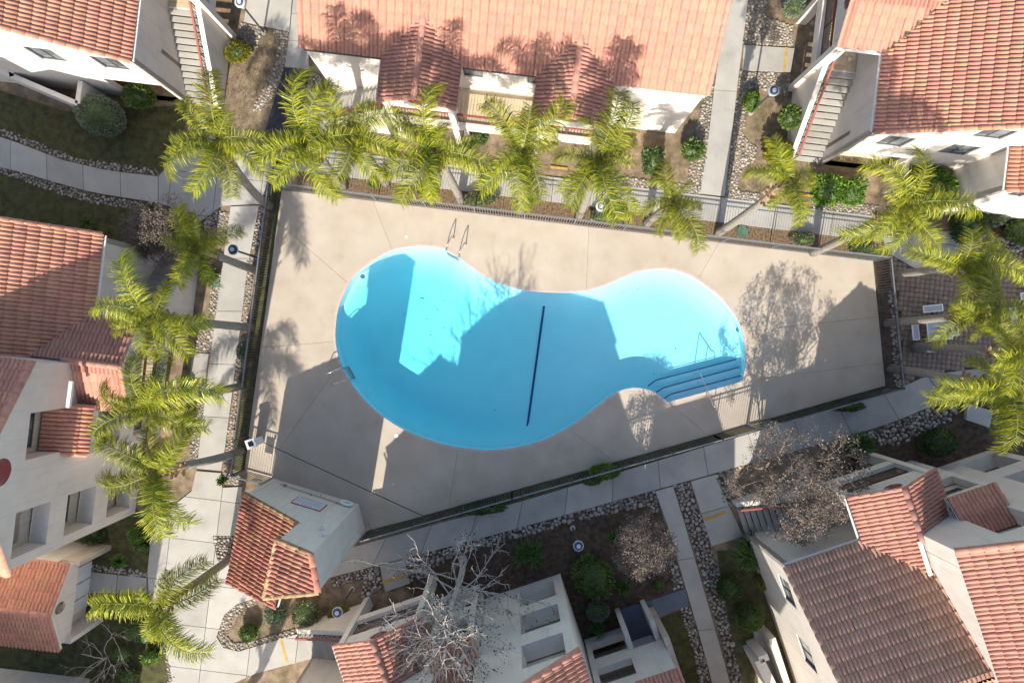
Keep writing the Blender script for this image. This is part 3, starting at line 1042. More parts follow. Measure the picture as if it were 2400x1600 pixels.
path('sidewalk', [(640, yf(640) - 106), (2085, yf(2085) - 106)], [(640, yf(640) - 47), (2075, yf(2075) - 47)], 11)
path('sidewalk', [(1707, -30), (1667, 250), (1651, 398), (1640, 454)], [(1757, -30), (1722, 250), (1706, 398), (1698, 461)], 2)
path('sidewalk', [(690, -30), (680, 75), (667, 158)], [(716, -30), (722, 108), (726, 164)], 3)
path('asphalt_path', [(666, 160), (640, 240), (606, 372)], [(726, 166), (716, 230), (690, 372)], 1, m='asphalt', z=0.045)
path('sidewalk', [(585, -30), (572, 52)], [(688, -30), (679, 76)], 1)
path('sidewalk', [(1742, 106), (1738, 166)], [(1862, 114), (1852, 171)], 1)
path('sidewalk', [(728, 216), (712, 345)], [(748, 218), (746, 346)], 1)
path('sidewalk', [(749, 218), (747, 340)], [(790, 222), (782, 345)], 1)
path('curved_sidewalk', [(-60, 306), (0, 319), (153, 377), (255, 400), (372, 414)], [(-60, 380), (43, 402), (133, 429), (217, 452), (306, 466), (372, 476)], 5)
slab_field('junction_paving', [(373, 414), (425, 354), (470, 300), (560, 330), (605, 375), (692, 375), (640, yf(640) - 106), (640, yf(640) - 47), (610, 478), (520, 482), (470, 520), (458, 500), (373, 477)], R(-7), 2.2, 2.0, off=(0.3, 0.2))
path('sidewalk', [(541, 484), (519, 642), (507, 731), (485, 902), (467, 1055), (462, 1098)], [(608, 482), (579, 642), (569, 731), (548, 902), (528, 1055), (520, 1103)], 5)
path('sidewalk', [(450, 826), (446, 884)], [(491, 828), (484, 886)], 1)
path('sidewalk', [(345, 1353), (208, 1338)], [(345, 1390), (203, 1388)], 2)
slab_field('plaza_paving', [(461, 1103), (520, 1108), (522, 1142), (568, 1140), (562, 1254), (500, 1254), (510, 1312), (546, 1326), (618, 1386), (600, 1400), (556, 1414), (526, 1440), (508, 1490), (524, 1516), (560, 1525), (690, 1486), (800, 1472), (800, 1522), (720, 1544), (600, 1576), (545, 1600), (530, 1640), (415, 1640), (388, 1508), (350, 1392), (347, 1340), (357, 1225), (450, 1150)], R(-7), 2.25, 2.05, off=(0.5, 0.9))
path('sidewalk', [(800, 1288), (998, 1233), (1200, 1180), (1680, 1037), (1800, 1002), (2060, 927), (2119, 903), (2172, 880)], [(760, 1356), (1020, 1289), (1200, 1241), (1353, 1198), (1731, 1093), (1979, 1024), (2088, 991), (2214, 938)], 13)
path('sidewalk', [(2173, 880), (2260, 866), (2330, 862)], [(2216, 938), (2300, 915), (2360, 900)], 2)
path('sidewalk', [(1535, 1150), (1555, 1200), (1606, 1376), (1651, 1530), (1678, 1640)], [(1577, 1138), (1597, 1200), (1648, 1376), (1692, 1530), (1722, 1640)], 3)
path('painted_walk', [(1606, 1377), (1526, 1404), (1445, 1431)], [(1615, 1418), (1540, 1444), (1461, 1500)], 2, m='slate_paint')
slab_field('painted_walk', [(1461, 1468), (1525, 1446), (1545, 1502), (1483, 1524)], R(18), 3, 3, m='slate_paint', z=0.047)
path('sidewalk', [(1618, 1127), (1667, 1279)], [(1674, 1111), (1742, 1256)], 2)
path('sidewalk', [(890, 1323), (903, 1386)], [(948, 1308), (962, 1366)], 1)
slab_field('junction_paving', [(2066, yf(2066) - 60), (2240, 540), (2330, 600), (2262, 642), (2142, 628), (2088, 597)], R(-7), 2.4, 2.4)

def stripe(a, b, w=0.11):
    mb = MB()
    pa, pb = G(*a), G(*b)
    mb.bar(v3(pa, 0.056), v3(pb, 0.056), w, 0.006)
    return tag(mb.build('step_marking', M['yellow']), kind='structure')
stripe((1843, 112), (1837, 169), 0.12)
stripe((742, 222), (741, 300), 0.10)
stripe((897, 1362), (952, 1347), 0.16)
stripe((1648, 1218), (1700, 1199), 0.14)
stripe((658, 1493), (674, 1550), 0.12)
stripe((1862, 455), (1905, 460), 0.12)
stripe((1290, 392), (1330, 397), 0.12)

# brick pavers of the table court
def paver_court():
    poly = ccw([tuple(G(*p)) for p in [(2090, 602), (2141, 632), (2262, 645), (2440, 640), (2440, 840), (2330, 858), (2172, 876), (2119, 900), (2104, 700)]])
    root = tag(MB().prism(poly, -0.04, 0.022).build('paver_court', M['soil_dark']), kind='structure')
    ang = R(-6)
    ca, sa = math.cos(ang), math.sin(ang)
    s = 0.235
    V, F = [], []
    xs, ys = [p[0] for p in poly], [p[1] for p in poly]
    cx, cy = (min(xs) + max(xs)) / 2, (min(ys) + max(ys)) / 2
    n = int(max(max(xs) - min(xs), max(ys) - min(ys)) / s) + 4
    for i in range(-n, n):
        for j in range(-n, n):
            x, y = cx + (i * ca - j * sa) * s, cy + (i * sa + j * ca) * s
            if not in_poly(x, y, poly) or not in_view((x, y, 0)): continue
            h = 0.045 + random.uniform(-0.004, 0.004)
            k = len(V)
            g = s / 2 - 0.006
            cs = [(x + (a * ca - b * sa) * g, y + (a * sa + b * ca) * g) for a, b in ((-1, -1), (1, -1), (1, 1), (-1, 1))]
            V += [(*c, 0.01) for c in cs] + [(*c, h) for c in cs]
            F += [(k + 4, k + 5, k + 6, k + 7)] + [(k + q, k + (q + 1) % 4, k + (q + 1) % 4 + 4, k + q + 4) for q in range(4)]
    o = bpy.data.objects.new('pavers', mesh_np('pavers', V, F, M['paver']))
    o['kind'] = 'stuff'
    put(o, root)
paver_court()

def band(x0, x1, a, b): return [(x0, yf(x0) - a), (x1, yf(x1) - a), (x1, yf(x1) - b), (x0, yf(x0) - b)]
cobbles(band(960, 1180, 107, 124), single=20, soil='soil')
cobbles(band(1440, 1640, 107, 126), single=45, soil='soil')
cobbles(band(1702, 1780, 107, 126), single=25, soil='soil')
cobbles(band(1905, 2060, 107, 130), single=30, soil='soil')
cobbles([(1666, 160), (1675, 160), (1652, 400), (1645, 450), (1610, 440), (1632, 300), (1655, 215)], single=50, soil='soil')
cobbles([(1757, -10), (1800, -10), (1793, 40), (1858, 62), (1858, 108), (1742, 102)], single=60, soil='soil')
cobbles([(1735, 168), (1850, 173), (1848, 228), (1800, 215), (1768, 205), (1752, 225), (1742, 320), (1772, 345), (1766, 378), (1738, 395), (1722, 458), (1704, 458), (1714, 350)], single=70, soil='soil')
cobbles([(640, 72), (679, 78), (666, 158), (640, 225), (610, 262), (592, 258), (625, 195), (648, 140), (650, 100)], single=55, soil='soil')
cobbles([(566, 54), (612, 66), (604, 112), (582, 112), (562, 92)], single=25, soil='soil')
cobbles([(728, 168), (752, 176), (747, 214), (727, 213)], single=15)
cobbles([(-20, 292), (65, 325), (180, 372), (290, 388), (370, 400), (373, 411), (255, 398), (153, 375), (60, 336), (-20, 308)], single=60)
cobbles([(385, 390), (420, 345), (428, 350), (394, 396)], single=10)
cobbles([(-20, 388), (43, 404), (133, 431), (217, 454), (335, 478), (330, 492), (200, 472), (120, 447), (40, 418), (-20, 402)], single=60)
cobbles([(478, 490), (518, 494), (512, 545), (480, 540)], single=20)
cobbles([(519, 497), (540, 498), (527, 572), (511, 570)], single=20, soil='soil')
cobbles([(500, 635), (518, 640), (505, 755), (487, 755), (495, 680)], single=35, soil='soil')
cobbles([(465, 772), (502, 768), (493, 824), (458, 824)], single=40, soil='soil')
cobbles([(472, 890), (485, 890), (466, 1088), (446, 1085), (453, 990)], single=50, soil='soil')
cobbles([(582, 600), (597, 600), (577, 770), (563, 770)], single=40, soil='soil')
cobbles([(562, 790), (572, 790), (538, 1095), (526, 1095)], single=50, soil='soil')
cobbles([(524, 1106), (568, 1116), (566, 1138), (528, 1130)], single=30, soil='soil')
cobbles([(618, 440), (636, 446), (602, 590), (590, 580)], single=30)
cobbles([(775, 1356), (885, 1327), (893, 1345), (785, 1374)], single=40, r=0.10)
cobbles([(848, 1372), (888, 1338), (896, 1376), (850, 1402)], single=35, r=0.12)
cobbles([(952, 1308), (1200, 1243), (1345, 1204), (1343, 1222), (1200, 1262), (1085, 1296), (1008, 1330), (1000, 1350), (964, 1364)], single=80, r=0.12)
cobbles([(1357, 1198), (1533, 1151), (1546, 1195), (1530, 1203), (1518, 1182), (1440, 1200), (1362, 1218)], single=55, r=0.12)
cobbles([(1579, 1136), (1616, 1129), (1664, 1277), (1682, 1330), (1694, 1400), (1738, 1610), (1716, 1610), (1694, 1510), (1650, 1360), (1600, 1200)], single=130, r=0.12)
cobbles([(1572, 1318), (1586, 1322), (1602, 1374), (1577, 1382)], single=25, r=0.11)
cobbles([(1595, 1426), (1614, 1420), (1652, 1540), (1664, 1610), (1648, 1610), (1620, 1510)], single=50, r=0.11)
cobbles([(1676, 1108), (1735, 1092), (1702, 1130), (1714, 1185), (1699, 1188)], single=35, r=0.11)
cobbles([(1979, 1028), (2088, 994), (2218, 941), (2262, 938), (2225, 985), (2120, 1035), (2080, 1047), (2058, 1040), (2046, 1020), (1990, 1048)], single=150, r=0.135)
cobbles([(2084, 680), (2098, 690), (2116, 903), (2098, 908)], single=55, r=0.12)
cobbles([(2286, 560), (2310, 546), (2420, 585), (2420, 606), (2340, 598)], single=60, r=0.12)
cobbles([(510, 1490), (526, 1441), (556, 1415), (600, 1401), (640, 1385), (645, 1397), (604, 1414), (566, 1430), (545, 1450), (532, 1490), (545, 1505), (580, 1505), (690, 1472), (690, 1486), (560, 1524), (525, 1516)], single=90, r=0.10, soil='soil')
cobbles([(501, 1255), (562, 1256), (546, 1324), (511, 1311)], single=50, r=0.11)
cobbles([(213, 1323), (345, 1340), (344, 1352), (213, 1336)], single=35, r=0.10)
cobbles([(384, 1508), (402, 1506), (414, 1610), (398, 1610)], single=35, r=0.10, soil='soil')

# ------------------------------------------------------------------ swimming pool
OUT = [(786, 770), (791, 729), (804, 693), (822, 658), (842, 635), (865, 617), (888, 601), (919, 586), (952, 579), (995, 576), (1034, 581), (1059, 593), (1085, 611), (1110, 629), (1136, 647), (1166, 661), (1200, 672), (1225, 678), (1251, 682), (1302, 685), (1353, 683), (1391, 677), (1422, 667), (1455, 652), (1481, 641), (1506, 634), (1544, 630), (1577, 632), (1608, 641), (1646, 663), (1685, 693), (1710, 721), (1731, 752), (1741, 781), (1747, 815), (1748, 851), (1743, 879), (1734, 896), (1650, 920), (1565, 943), (1552, 933), (1532, 919), (1506, 911), (1481, 910), (1455, 916), (1430, 929), (1399, 953), (1366, 979), (1328, 1004), (1277, 1030), (1226, 1045), (1180, 1053), (1136, 1055), (1085, 1050), (1034, 1040), (983, 1023), (942, 1005), (906, 983), (881, 963), (855, 939), (835, 915), (817, 889), (801, 859), (790, 825), (786, 798)]
def smooth_closed(p, n=4, keep=()):
    out = []
    N = len(p)
    for i in range(N):
        p0, p1, p2, p3 = (Vector(p[(i + k) % N]) for k in (-1, 0, 1, 2))
        if i in keep:
            out.append(tuple(p1)); continue
        for j in range(n):
            t = j / n
            q = 0.5 * ((2 * p1) + (p2 - p0) * t + (2 * p0 - 5 * p1 + 4 * p2 - p3) * t * t + (3 * p1 - p0 - 3 * p2 + p3) * t * t * t)
            out.append((q.x, q.y))
    return out
POOLPX = smooth_closed(OUT, 3, keep=(37, 38, 39))
POOL = [tuple(G(*p)) for p in POOLPX]
P_ARR = np.array(POOL)
WATER_Z = -0.09

def dist_out(x, y):
    d = np.full(np.shape(x), 1e9)
    n = len(P_ARR)
    for i in range(n):
        ax, ay = P_ARR[i]; bx, by = P_ARR[(i + 1) % n]
        vx, vy = bx - ax, by - ay
        t = np.clip(((x - ax) * vx + (y - ay) * vy) / (vx * vx + vy * vy + 1e-12), 0, 1)
        d = np.minimum(d, np.hypot(x - ax - t * vx, y - ay - t * vy))
    return d
pool = thing('swimming_pool', (*G(1240, 800), 0), 'kidney shaped swimming pool with pale blue plaster set in the beige deck', 'swimming pool')
step = 0.22
xs = np.arange(P_ARR[:, 0].min() - 0.5, P_ARR[:, 0].max() + 0.6, step)
ys = np.arange(P_ARR[:, 1].min() - 0.5, P_ARR[:, 1].max() + 0.6, step)
XX, YY = np.meshgrid(xs, ys)
DD = dist_out(XX, YY)
def depth_at(x, y, d):
    t = np.clip((x + 6.0) / 12.0, 0, 1)
    t = t * t * (3 - 2 * t)
    full = 1.85 * (1 - t) + 1.05 * t
    k = np.clip(d / 1.3, 0, 1)
    k = k * (2 - k)
    return 0.75 + (full - 0.75) * k
ins = np.array([[in_poly(x, y, POOL) for x in xs] for y in ys])
ZZ = -np.where(ins, depth_at(XX, YY, DD), 0.75)
idx = np.arange(XX.size).reshape(XX.shape)
near = ins | (DD < 0.4)
cells = near[:-1, :-1] | near[1:, :-1] | near[:-1, 1:] | near[1:, 1:]
F4 = np.stack([idx[:-1, :-1], idx[:-1, 1:], idx[1:, 1:], idx[1:, :-1]], -1)[cells]
put(bpy.data.objects.new('pool_floor', mesh_np('pool_floor', np.stack([XX, YY, ZZ], -1).reshape(-1, 3), F4, M['pool'], smooth=True)), pool)
n = len(POOL)
mb = MB()
mb.add([(*p, 0.0) for p in POOL] + [(*p, -1.2) for p in POOL], [(i, (i + 1) % n, (i + 1) % n + n, i + n) for i in range(n)])
mb.build('pool_wall', M['pool'], pool)
inner = [tuple(p) for p in shrink_quad(POOL, 0.025)]
outer = [tuple(p) for p in shrink_quad(POOL, -0.10)]
if area2(POOL) < 0: pass
PO = ccw(POOL); 
cop = MB()
cop.add([(*p, 0.048) for p in inner] + [(*p, 0.048) for p in outer] + [(*p, -0.02) for p in inner], [(i, (i + 1) % n, (i + 1) % n + n, i + n) for i in range(n)] + [(i, (i + 1) % n, (i + 1) % n + 2 * n, i + 2 * n) for i in range(n)])
cop.build('coping', M['coping'], pool)
# shallow-end steps with dark tile noses
S_LINES = [[(1503, 925), (1544, 881), (1580, 866), (1736, 826)], [(1516, 926), (1526, 907), (1545, 893), (1738, 843)], [(1534, 927), (1543, 921), (1562, 910), (1742, 861)], [(1553, 938), (1560, 934), (1578, 924), (1742, 881)]]
CORNER = [(1760, 905), (1566, 958), (1545, 945)]
for i, ln in enumerate(S_LINES):
    z = (-1.02, -0.80, -0.56, -0.33)[i]
    poly = [G(*p) for p in ln] + [G(*p) for p in CORNER]
    stp = MB().prism(poly, z - 0.6, z).build('pool_step', M['pool'], pool)
    if i:
        nose = MB()
        for a, b in zip(ln[1:], ln[2:]):
            nose.bar(v3(G(*a), z + 0.003), v3(G(*b), z + 0.003), 0.05, 0.01)
        nose.build('tile_nosing', M['navy'], stp)
# lane line on the floor
def floor_z(px, py):
    p = G(px, py)
    x, y = np.array([p.x]), np.array([p.y])
    return -float(depth_at(x, y, dist_out(x, y))[0])
ll = MB()
N = 12
for i in range(N):
    t0, t1 = i / N, (i + 1) / N
    a = (1275 + (1235 - 1275) * t0, 717 + (1006 - 717) * t0); b = (1275 + (1235 - 1275) * t1, 717 + (1006 - 717) * t1)
    za, zb = floor_z(*a) + 0.03, floor_z(*b) + 0.03
    ll.bar(W(*a, za), W(*b, zb), 0.11, 0.02)
ll.build('lane_line', M['navy'], pool)
for px, py in ((988, 704), (914, 773)):
    z = floor_z(px, py) + 0.03
    MB().disc(W(px, py, z), 0.11, 0, 0.012, 18).disc(W(px, py, z), 0.075, 0.012, 0.016, 18).build('drain_cover', M['pool'], pool)
for px, py, z in ((850, 648, -0.45), (1730, 772, -0.5)):
    d = Vector((1200 - px, 800 - py)) if False else None
    MB().disc(W(px, py, z), 0.12, 0, 0.02, 18).disc(W(px, py, z), 0.085, 0.02, 0.03, 18).build('pool_light', M['lamp_blue'], pool)
# leaves lying on the bottom
lv = []
for px, py in ((1041, 704), (1121, 702), (1000, 748), (1040, 768), (1103, 778), (1009, 785), (1025, 726), (947, 735), (1462, 686), (1494, 677), (1617, 695), (1583, 817), (1604, 645), (1160, 960), (1200, 1024), (1310, 723), (1533, 876), (1636, 896)):
    lv.append((px, py))
for px, py in lv:
    z = floor_z(px, py) + 0.02
    if px > 1500 and py > 860: z = -0.5
    c = W(px, py, z)
    a = random.uniform(0, 6.28)
    u = Vector((math.cos(a), math.sin(a), 0)) * 0.045
    w = Vector((-math.sin(a), math.cos(a), 0)) * 0.022
    MB().add([c - u, c - w + Vector((0, 0, .01)), c + u, c + w + Vector((0, 0, .01))], [(0, 1, 2, 3)]).build('sunken_leaf', M['seed'], pool)
# water body
wb = MB().prism([tuple(p) for p in shrink_quad(POOL, -0.03)], -3.2, WATER_Z)
tag(wb.build('water', M['water']), kind='structure')

# ------------------------------------------------------------------ pool deck in slabs
deck = thing('pool_deck', (*G(700, 500), 0), None, None, kind='structure')
OUTER = [(661, 446), (2045, 612), (2074, 903), (1672, 1017), (1200, 1149), (992, 1207), (622, 1037), (583, 1022)]
OUTER = [tuple(G(*p)) for p in OUTER]
def arc(poly, p):
    """arc length along a closed polyline of the point nearest p"""
    best, acc = (1e9, 0), 0
    n = len(poly)
    for i in range(n):
        a, b = Vector(poly[i]), Vector(poly[(i + 1) % n])
        d = b - a
        t = max(0, min(1, (Vector(p) - a).dot(d) / d.length_squared))
        dd = (a + d * t - Vector(p)).length
        if dd < best[0]: best = (dd, acc + t * d.length)
        acc += d.length
    return best[1], acc
def between(poly, s0, s1):
    n = len(poly)
    tot = sum(math.dist(poly[i], poly[(i + 1) % n]) for i in range(n))
    if s1 <= s0: s1 += tot
    out, acc = [], 0
    def pt(s):
        s %= tot
        a = 0
        for i in range(n):
            l = math.dist(poly[i], poly[(i + 1) % n])
            if s <= a + l:
                t = (s - a) / l
                return (poly[i][0] + (poly[(i + 1) % n][0] - poly[i][0]) * t, poly[i][1] + (poly[(i + 1) % n][1] - poly[i][1]) * t)
            a += l
        return poly[0]
    marks = []
    for r in range(2):
        a = r * tot
        for i in range(n):
            if s0 + 0.02 < a < s1 - 0.02: marks.append(poly[i])
            a += math.dist(poly[i], poly[(i + 1) % n])
    return [pt(s0)] + marks + [pt(s1)]
PC = list(reversed(ccw(POOL)))            # clockwise, like OUTER seen in the photo
if area2(OUTER) > 0: OUTER.reverse()
JOINTS = [((652, 520), (800, 655)), ((875, 470), (918, 580)), ((1380, 532), (1373, 676)), ((1685, 569), (1640, 648)), ((2058, 742), (1743, 776)), ((2068, 850), (1738, 893)), ((1660, 1020), (1566, 943)), ((1442, 1081), (1330, 1005)), ((1051, 1190), (1075, 1045)), ((655, 1052), (800, 850)), ((612, 815), (786, 800))]
js = []
for o_, i_ in JOINTS:
    so, to = arc(OUTER, G(*o_)); si, ti = arc(PC, G(*i_))
    js.append((so, si))
js.sort()
for k in range(len(js)):
    (a0, b0), (a1, b1) = js[k], js[(k + 1) % len(js)]
    op = between(OUTER, a0 + 0.005, a1 - 0.005)
    ip = between(PC, b0 + 0.005, b1 - 0.005)
    poly = op + list(reversed(ip))
    MB().prism(poly, -0.10, 0.04 + random.uniform(-0.002, 0.002)).build('slab', M['deck'], deck)
apron = [(584, 1024), (622, 1039), (991, 1209), (857, 1243), (840, 1180), (641, 1120), (574, 1100)]
MB().prism([G(*p) for p in apron], -0.10, 0.038).build('slab', M['deck'], deck)
for (px, py, r, m) in ((929, 1021, 0.10, 'white'), (811, 925, 0.10, 'deck'), (1280, 1060, 0.10, 'concrete'), (952, 555, 0.06, 'white'), (1487, 612, 0.05, 'concrete')):
    MB().disc(W(px, py, 0.04), r, 0, 0.012, 20).disc(W(px, py, 0.04), r * 0.7, 0.012, 0.015, 20).build('deck_lid', M[m], deck)
# ------------------------------------------------------------------ buildings
BF = Block((544, 447), R_F, -D_F)
BM = Block((-468, 738), R_F, -D_F)
BB = Block((-812, -207), D_GA, R_GA)
BD = Block((719, -416), -D_GA, -R_GA)
BE = Block((980, -302), -D_GA, -R_GA)
BA = Block((-757, -557), -D_GA, R_GA)
CR = Block((381, -487), -R_GA, D_GA)
CL = Block((-411, -581), R_GA, D_GA)
def valley(B, D=480): return [B.p(-4, 5), B.p(158, 5), B.p(249, -80), B.p(249, -D / 2), B.p(-4, -D / 2)]
def hole_u(B, a, b, z0, z1): return [(a * SC, z0), (b * SC, z0), (b * SC, z1), (a * SC, z1)]
def low_wall(root, a, b, h, th=0.22, m='stucco', z0=0.0, name='patio_wall'):
    MB().bar(v3(a, (h + z0) / 2), v3(b, (h + z0) / 2), th, h - z0).build(name, M[m], root)

# top left
root = thing('apartment_building', (*BA.p(60, -150), 0), 'two storey apartment with outside staircase, above the curved walk on the left', 'building')
px = lambda X0, Y0, l: [(X0 + x / 3.92, Y0 + y / 3.92) for x, y in l]
main_block(root, BA, limit=110, seed=11, valley=valley(BA), side_windows=[px(0, 0, [(195, 425), (465, 460), (645, 580), (390, 545)]), px(0, 0, [(810, 515), (1065, 545), (1220, 655), (975, 628)])],
           side_holes=[hole_u(BA, 4, 138, 0.0, 2.25)])
stairs(root, BA)
porch(root, BA, seed=31, limit=15)
Fr = Face(BA.p(60, 0), BA.p(60, -260), -BA.wx)
wall(root, Fr, 0, 2.9, name='recess_wall', m='stucco_tan')
# enclosed patio in front of the gable wall
low_wall(root, PL(-965, -528), PL(-1230, -640), 1.75)
low_wall(root, PL(-965, -528), PL(-958, -578), 1.75)
low_wall(root, PL(-1120, -640), PL(-1110, -588), 1.75)

# top middle
root = thing('apartment_building', (*CR.p(400, -150), 0), 'long apartment with two gabled porches over the north walk', 'building')
X = (CR.p(0, 0) - CL.p(0, 0)).length / SC
Ff = Face(CR.p(0, 0), CR.p(X, 0), CR.wo)
half = 240 * SC
zr = EAVE + half * MP
wr = [Ff.rect([(1085, 155), (1131, 160), (1131, 178), (1085, 174)]), Ff.rect([(1237, 173), (1277, 177), (1277, 195), (1237, 191)])]
wr = [(r[0], r[1], 4.12, 4.92) for r in wr]
wall(root, Ff, 0, EAVE, holes=[box_hole(r) for r in wr], name='wall')
for r in wr: window(root, Ff, r, d=-0.08)
for x, o in ((0, -CR.wx), (X, CR.wx)):
    wall(root, Face(CR.p(x, -1), CR.p(x, -480), o), 0, [(0, EAVE), (half, zr), (2 * half - 0.02, EAVE)], name='wall')
z0 = EAVE + 0.02 - 2 * SC * MP
r1, l1 = roof(root, v3(CR.p(0, 2), z0), CR.wx, -CR.wo, MP, [CR.p(-5, 2), CR.p(X + 5, 2), CR.p(X + 5, -240), CR.p(-5, -240)], limit=240, seed=5, tm='tile_pale')
r2, l2 = roof(root, v3(CR.p(0, -485), z0), CR.wx, CR.wo, MP, [CR.p(-5, -485), CR.p(X + 5, -485), CR.p(X + 5, -240), CR.p(-5, -240)], limit=20, seed=6, tm='tile_pale')
up = Vector((0, 0, 0.03))
caps(r1, l1(CR.p(-5, 2)) + up, l1(CR.p(-5, -240)) + up, 'tile_pale', 0.11, 0.43)
caps(r1, l1(CR.p(X + 5, 2)) + up, l1(CR.p(X + 5, -240)) + up, 'tile_pale', 0.11, 0.43)
for a, b in ((0, 184), (335, 482), (642, X)):
    MB().bar(v3(CR.p(a, 4), EAVE - 0.02), v3(CR.p(b, 4), EAVE - 0.02), 0.06, 0.07).build('gutter', M['frame' if a else 'trim'], root)
porch(root, CR, 190, 327, 86, seed=41, limit=60, back=-70)
porch(root, CL, 163, 307, 86, seed=51, limit=60, back=-72)
stairs(root, CL, 0, 163)
# balcony between the two porches
fl = boxb(MB(), CR, 327, 490, 0.5, 82, 2.53, 2.75).build('landing', M['stucco'], root)
for i in range(18):
    xa, xb = 328 + 161 * i / 18, 328 + 161 * (i + 1) / 18
    boxb(MB(), CR, xa + .25, xb - .25, 1, 76, 2.75, 2.78).build('floor_board', M['plank'], fl)
Gf = Face(CR.p(327, 84), CR.p(490, 84), CR.wo)
wall(root, Gf, 2.3, 2.87, th=0.18, name='parapet')
railing(root, v3(CR.p(327, 74), 2.78), v3(CR.p(490, 74), 2.78), 1.0)
for x in (345, 470):
    boxb(MB(), CR, x, x + 10, 74, 84, 0, 2.5).build('post', M['stucco'], root)

# top right
root = thing('apartment_building', (*BD.p(60, -150), 0), 'two storey apartment with outside staircase, right of the north walk', 'building')
main_block(root, BD, limit=220, seed=12, valley=valley(BD), side_windows=[px(1800, 0, [(965, 1330), (1110, 1245), (1365, 1275), (1215, 1355)]), px(1800, 0, [(1545, 1400), (1710, 1325), (1965, 1355), (1780, 1435)]), px(1800, 0, [(1850, 1255), (1990, 1195), (2340, 1190), (2125, 1288)])],
           side_holes=[hole_u(BD, 4, 150, 0.0, 2.25)])
stairs(root, BD)
porch(root, BD, seed=33, limit=70)
Fr = Face(BD.p(26, 0), BD.p(26, -260), -BD.wx)
wall(root, Fr, 0, 2.9, name='recess_wall', m='stucco_tan')
low_wall(root, BD.p(-52, -160), BD.p(-52, -330), 1.75, m='stucco_tan')
low_wall(root, BD.p(-52, -160), BD.p(0, -160), 1.75, m='stucco_tan')
# dead leaves caught in the valley of the roof
V, F = [], []
P0 = v3(BD.p(0, 5), EAVE + 0.02 - 5 * SC * MP)
for i in range(420):
    t = random.random()
    x, y = 158 + 91 * t + random.gauss(0, 2.4), -80 * t + random.gauss(0, 2.4)
    p = BD.p(x, y)
    z = EAVE + max(-y * SC * MP, 0) + 0.12 + random.uniform(0, .05)
    a = random.uniform(0, 6.28); s = random.uniform(.04, .09)
    u = np.array([math.cos(a), math.sin(a), random.uniform(-.5, .5)]) * s
    w = np.array([-math.sin(a), math.cos(a), random.uniform(-.5, .5)]) * s * .5
    c = np.array([p.x, p.y, z]); k = len(V)
    V += [c - u, c - w, c + u, c + w]; F.append((k, k + 1, k + 2, k + 3))
o = bpy.data.objects.new('dead_leaves', mesh_np('dead_leaves', V, F, M['litter'])); o['kind'] = 'stuff'; put(o, root)

root = thing('apartment_building', (*BE.p(60, -100), 0), 'white apartment end wall cut by the right edge, above the brick court', 'building')
main_block(root, BE, X=300, D=300, limit=10, seed=13, valley=[BE.p(-4, 5), BE.p(158, 5), BE.p(158, -150), BE.p(-4, -150)], side_windows=[px(1800, 400, [(2165, 225), (2290, 185), (2420, 205), (2300, 245)])], side_m='stucco')

# left
root = thing('apartment_building', (*BB.p(300, -150), 0), 'tall apartment with recessed windows and oval plaque on the left edge', 'building')
main_block(root, BB, limit=240, seed=14, valley=valley(BB))
stairs(root, BB)
porch(root, BB, seed=35, limit=90, tower=True)
tower(root, BB, seed=61, limit=60)
bay(root, BB, seed=71)
MB().bar(W(168, 893, 6.9), W(160, 955, 6.9), 0.14, 0.12).build('flashing', M['trim'], root)
boxb(MB(), BB, 8, 248, -520, -311, 0, 9.0).build('upper_shadow_mass', M['stucco'], root)  # added unseen mass, shades the gable wall of the upper left building
# ground floor entry porch at the south end
en = BB
xm = (697 + 874) / 2
boxb(MB(), en, 697, 872, -240, -88, 0, 2.75).build('entry_wall', M['stucco'], root)
Fe = Face(en.p(700, -58), en.p(870, -58), en.wo)
wall(root, Fe, 2.05, [(0, 2.85), (85 * SC, 3.75), (170 * SC, 2.85)], th=0.2, name='gable')
MB().disc(Fe.at(85 * SC, 3.05, 0), 0.26, 0, 0.035, 24, ax=Vector((Fe.u.x, Fe.u.y, 0)), ay=(0, 0, 1), ry=0.34).build('oval_plaque', M['oval_red'], root)
for x in (694, 864):
    boxb(MB(), en, x, x + 11, -86, -46, 0, 2.4).build('wing_wall', M['stucco_tan' if x < 800 else 'stucco'], root)
Fd = Face(en.p(730, -87.5), en.p(845, -87.5), en.wo)
for a, b in ((0.1, 0.85), (0.92, 1.62), (1.70, 2.3)):
    MB().box(Fd.at((a + b) / 2, 1.05, 0.03), Vector((Fd.u.x, Fd.u.y, 0)) * (b - a) / 2, Vector((Fd.n.x, Fd.n.y, 0)) * 0.02, (0, 0, 1.0)).build('door', M['trim'], root)
e, q = en.wo, en.wx
pz = 2.88
lf = [en.p(692, -52), en.p(xm, -52), en.p(xm, -240), en.p(692, -240)]
r1, l1 = roof(root, v3(en.p(692, 0), pz), e, q, 0.5, lf, limit=60, seed=81)
rf = [en.p(879, -52), en.p(xm, -52), en.p(xm, -240), en.p(879, -240)]
r2, l2 = roof(root, v3(en.p(879, 0), pz), e, -q, 0.5, rf, limit=60, seed=82)
caps(r1, l1(en.p(xm, -52)) + up, l1(en.p(xm, -240)) + up, 'tile', 0.13, 0.42, name='ridge_tile')
caps(r1, l1(en.p(693, -53)) + up, l1(en.p(xm, -53)) + up, 'tile', 0.08, 0.40)
caps(r1, l1(en.p(694, -52)) + up, l1(en.p(694, -240)) + up, 'tile', 0.09, 0.40, name='eave_tile')
caps(r2, l2(en.p(878, -53)) + up, l2(en.p(xm, -53)) + up, 'tile', 0.08, 0.40)
# further wing along the left edge
boxb(MB(), en, 1010, 1200, -420, -60, 0, 8.5).build('wall', M['stucco'], root)

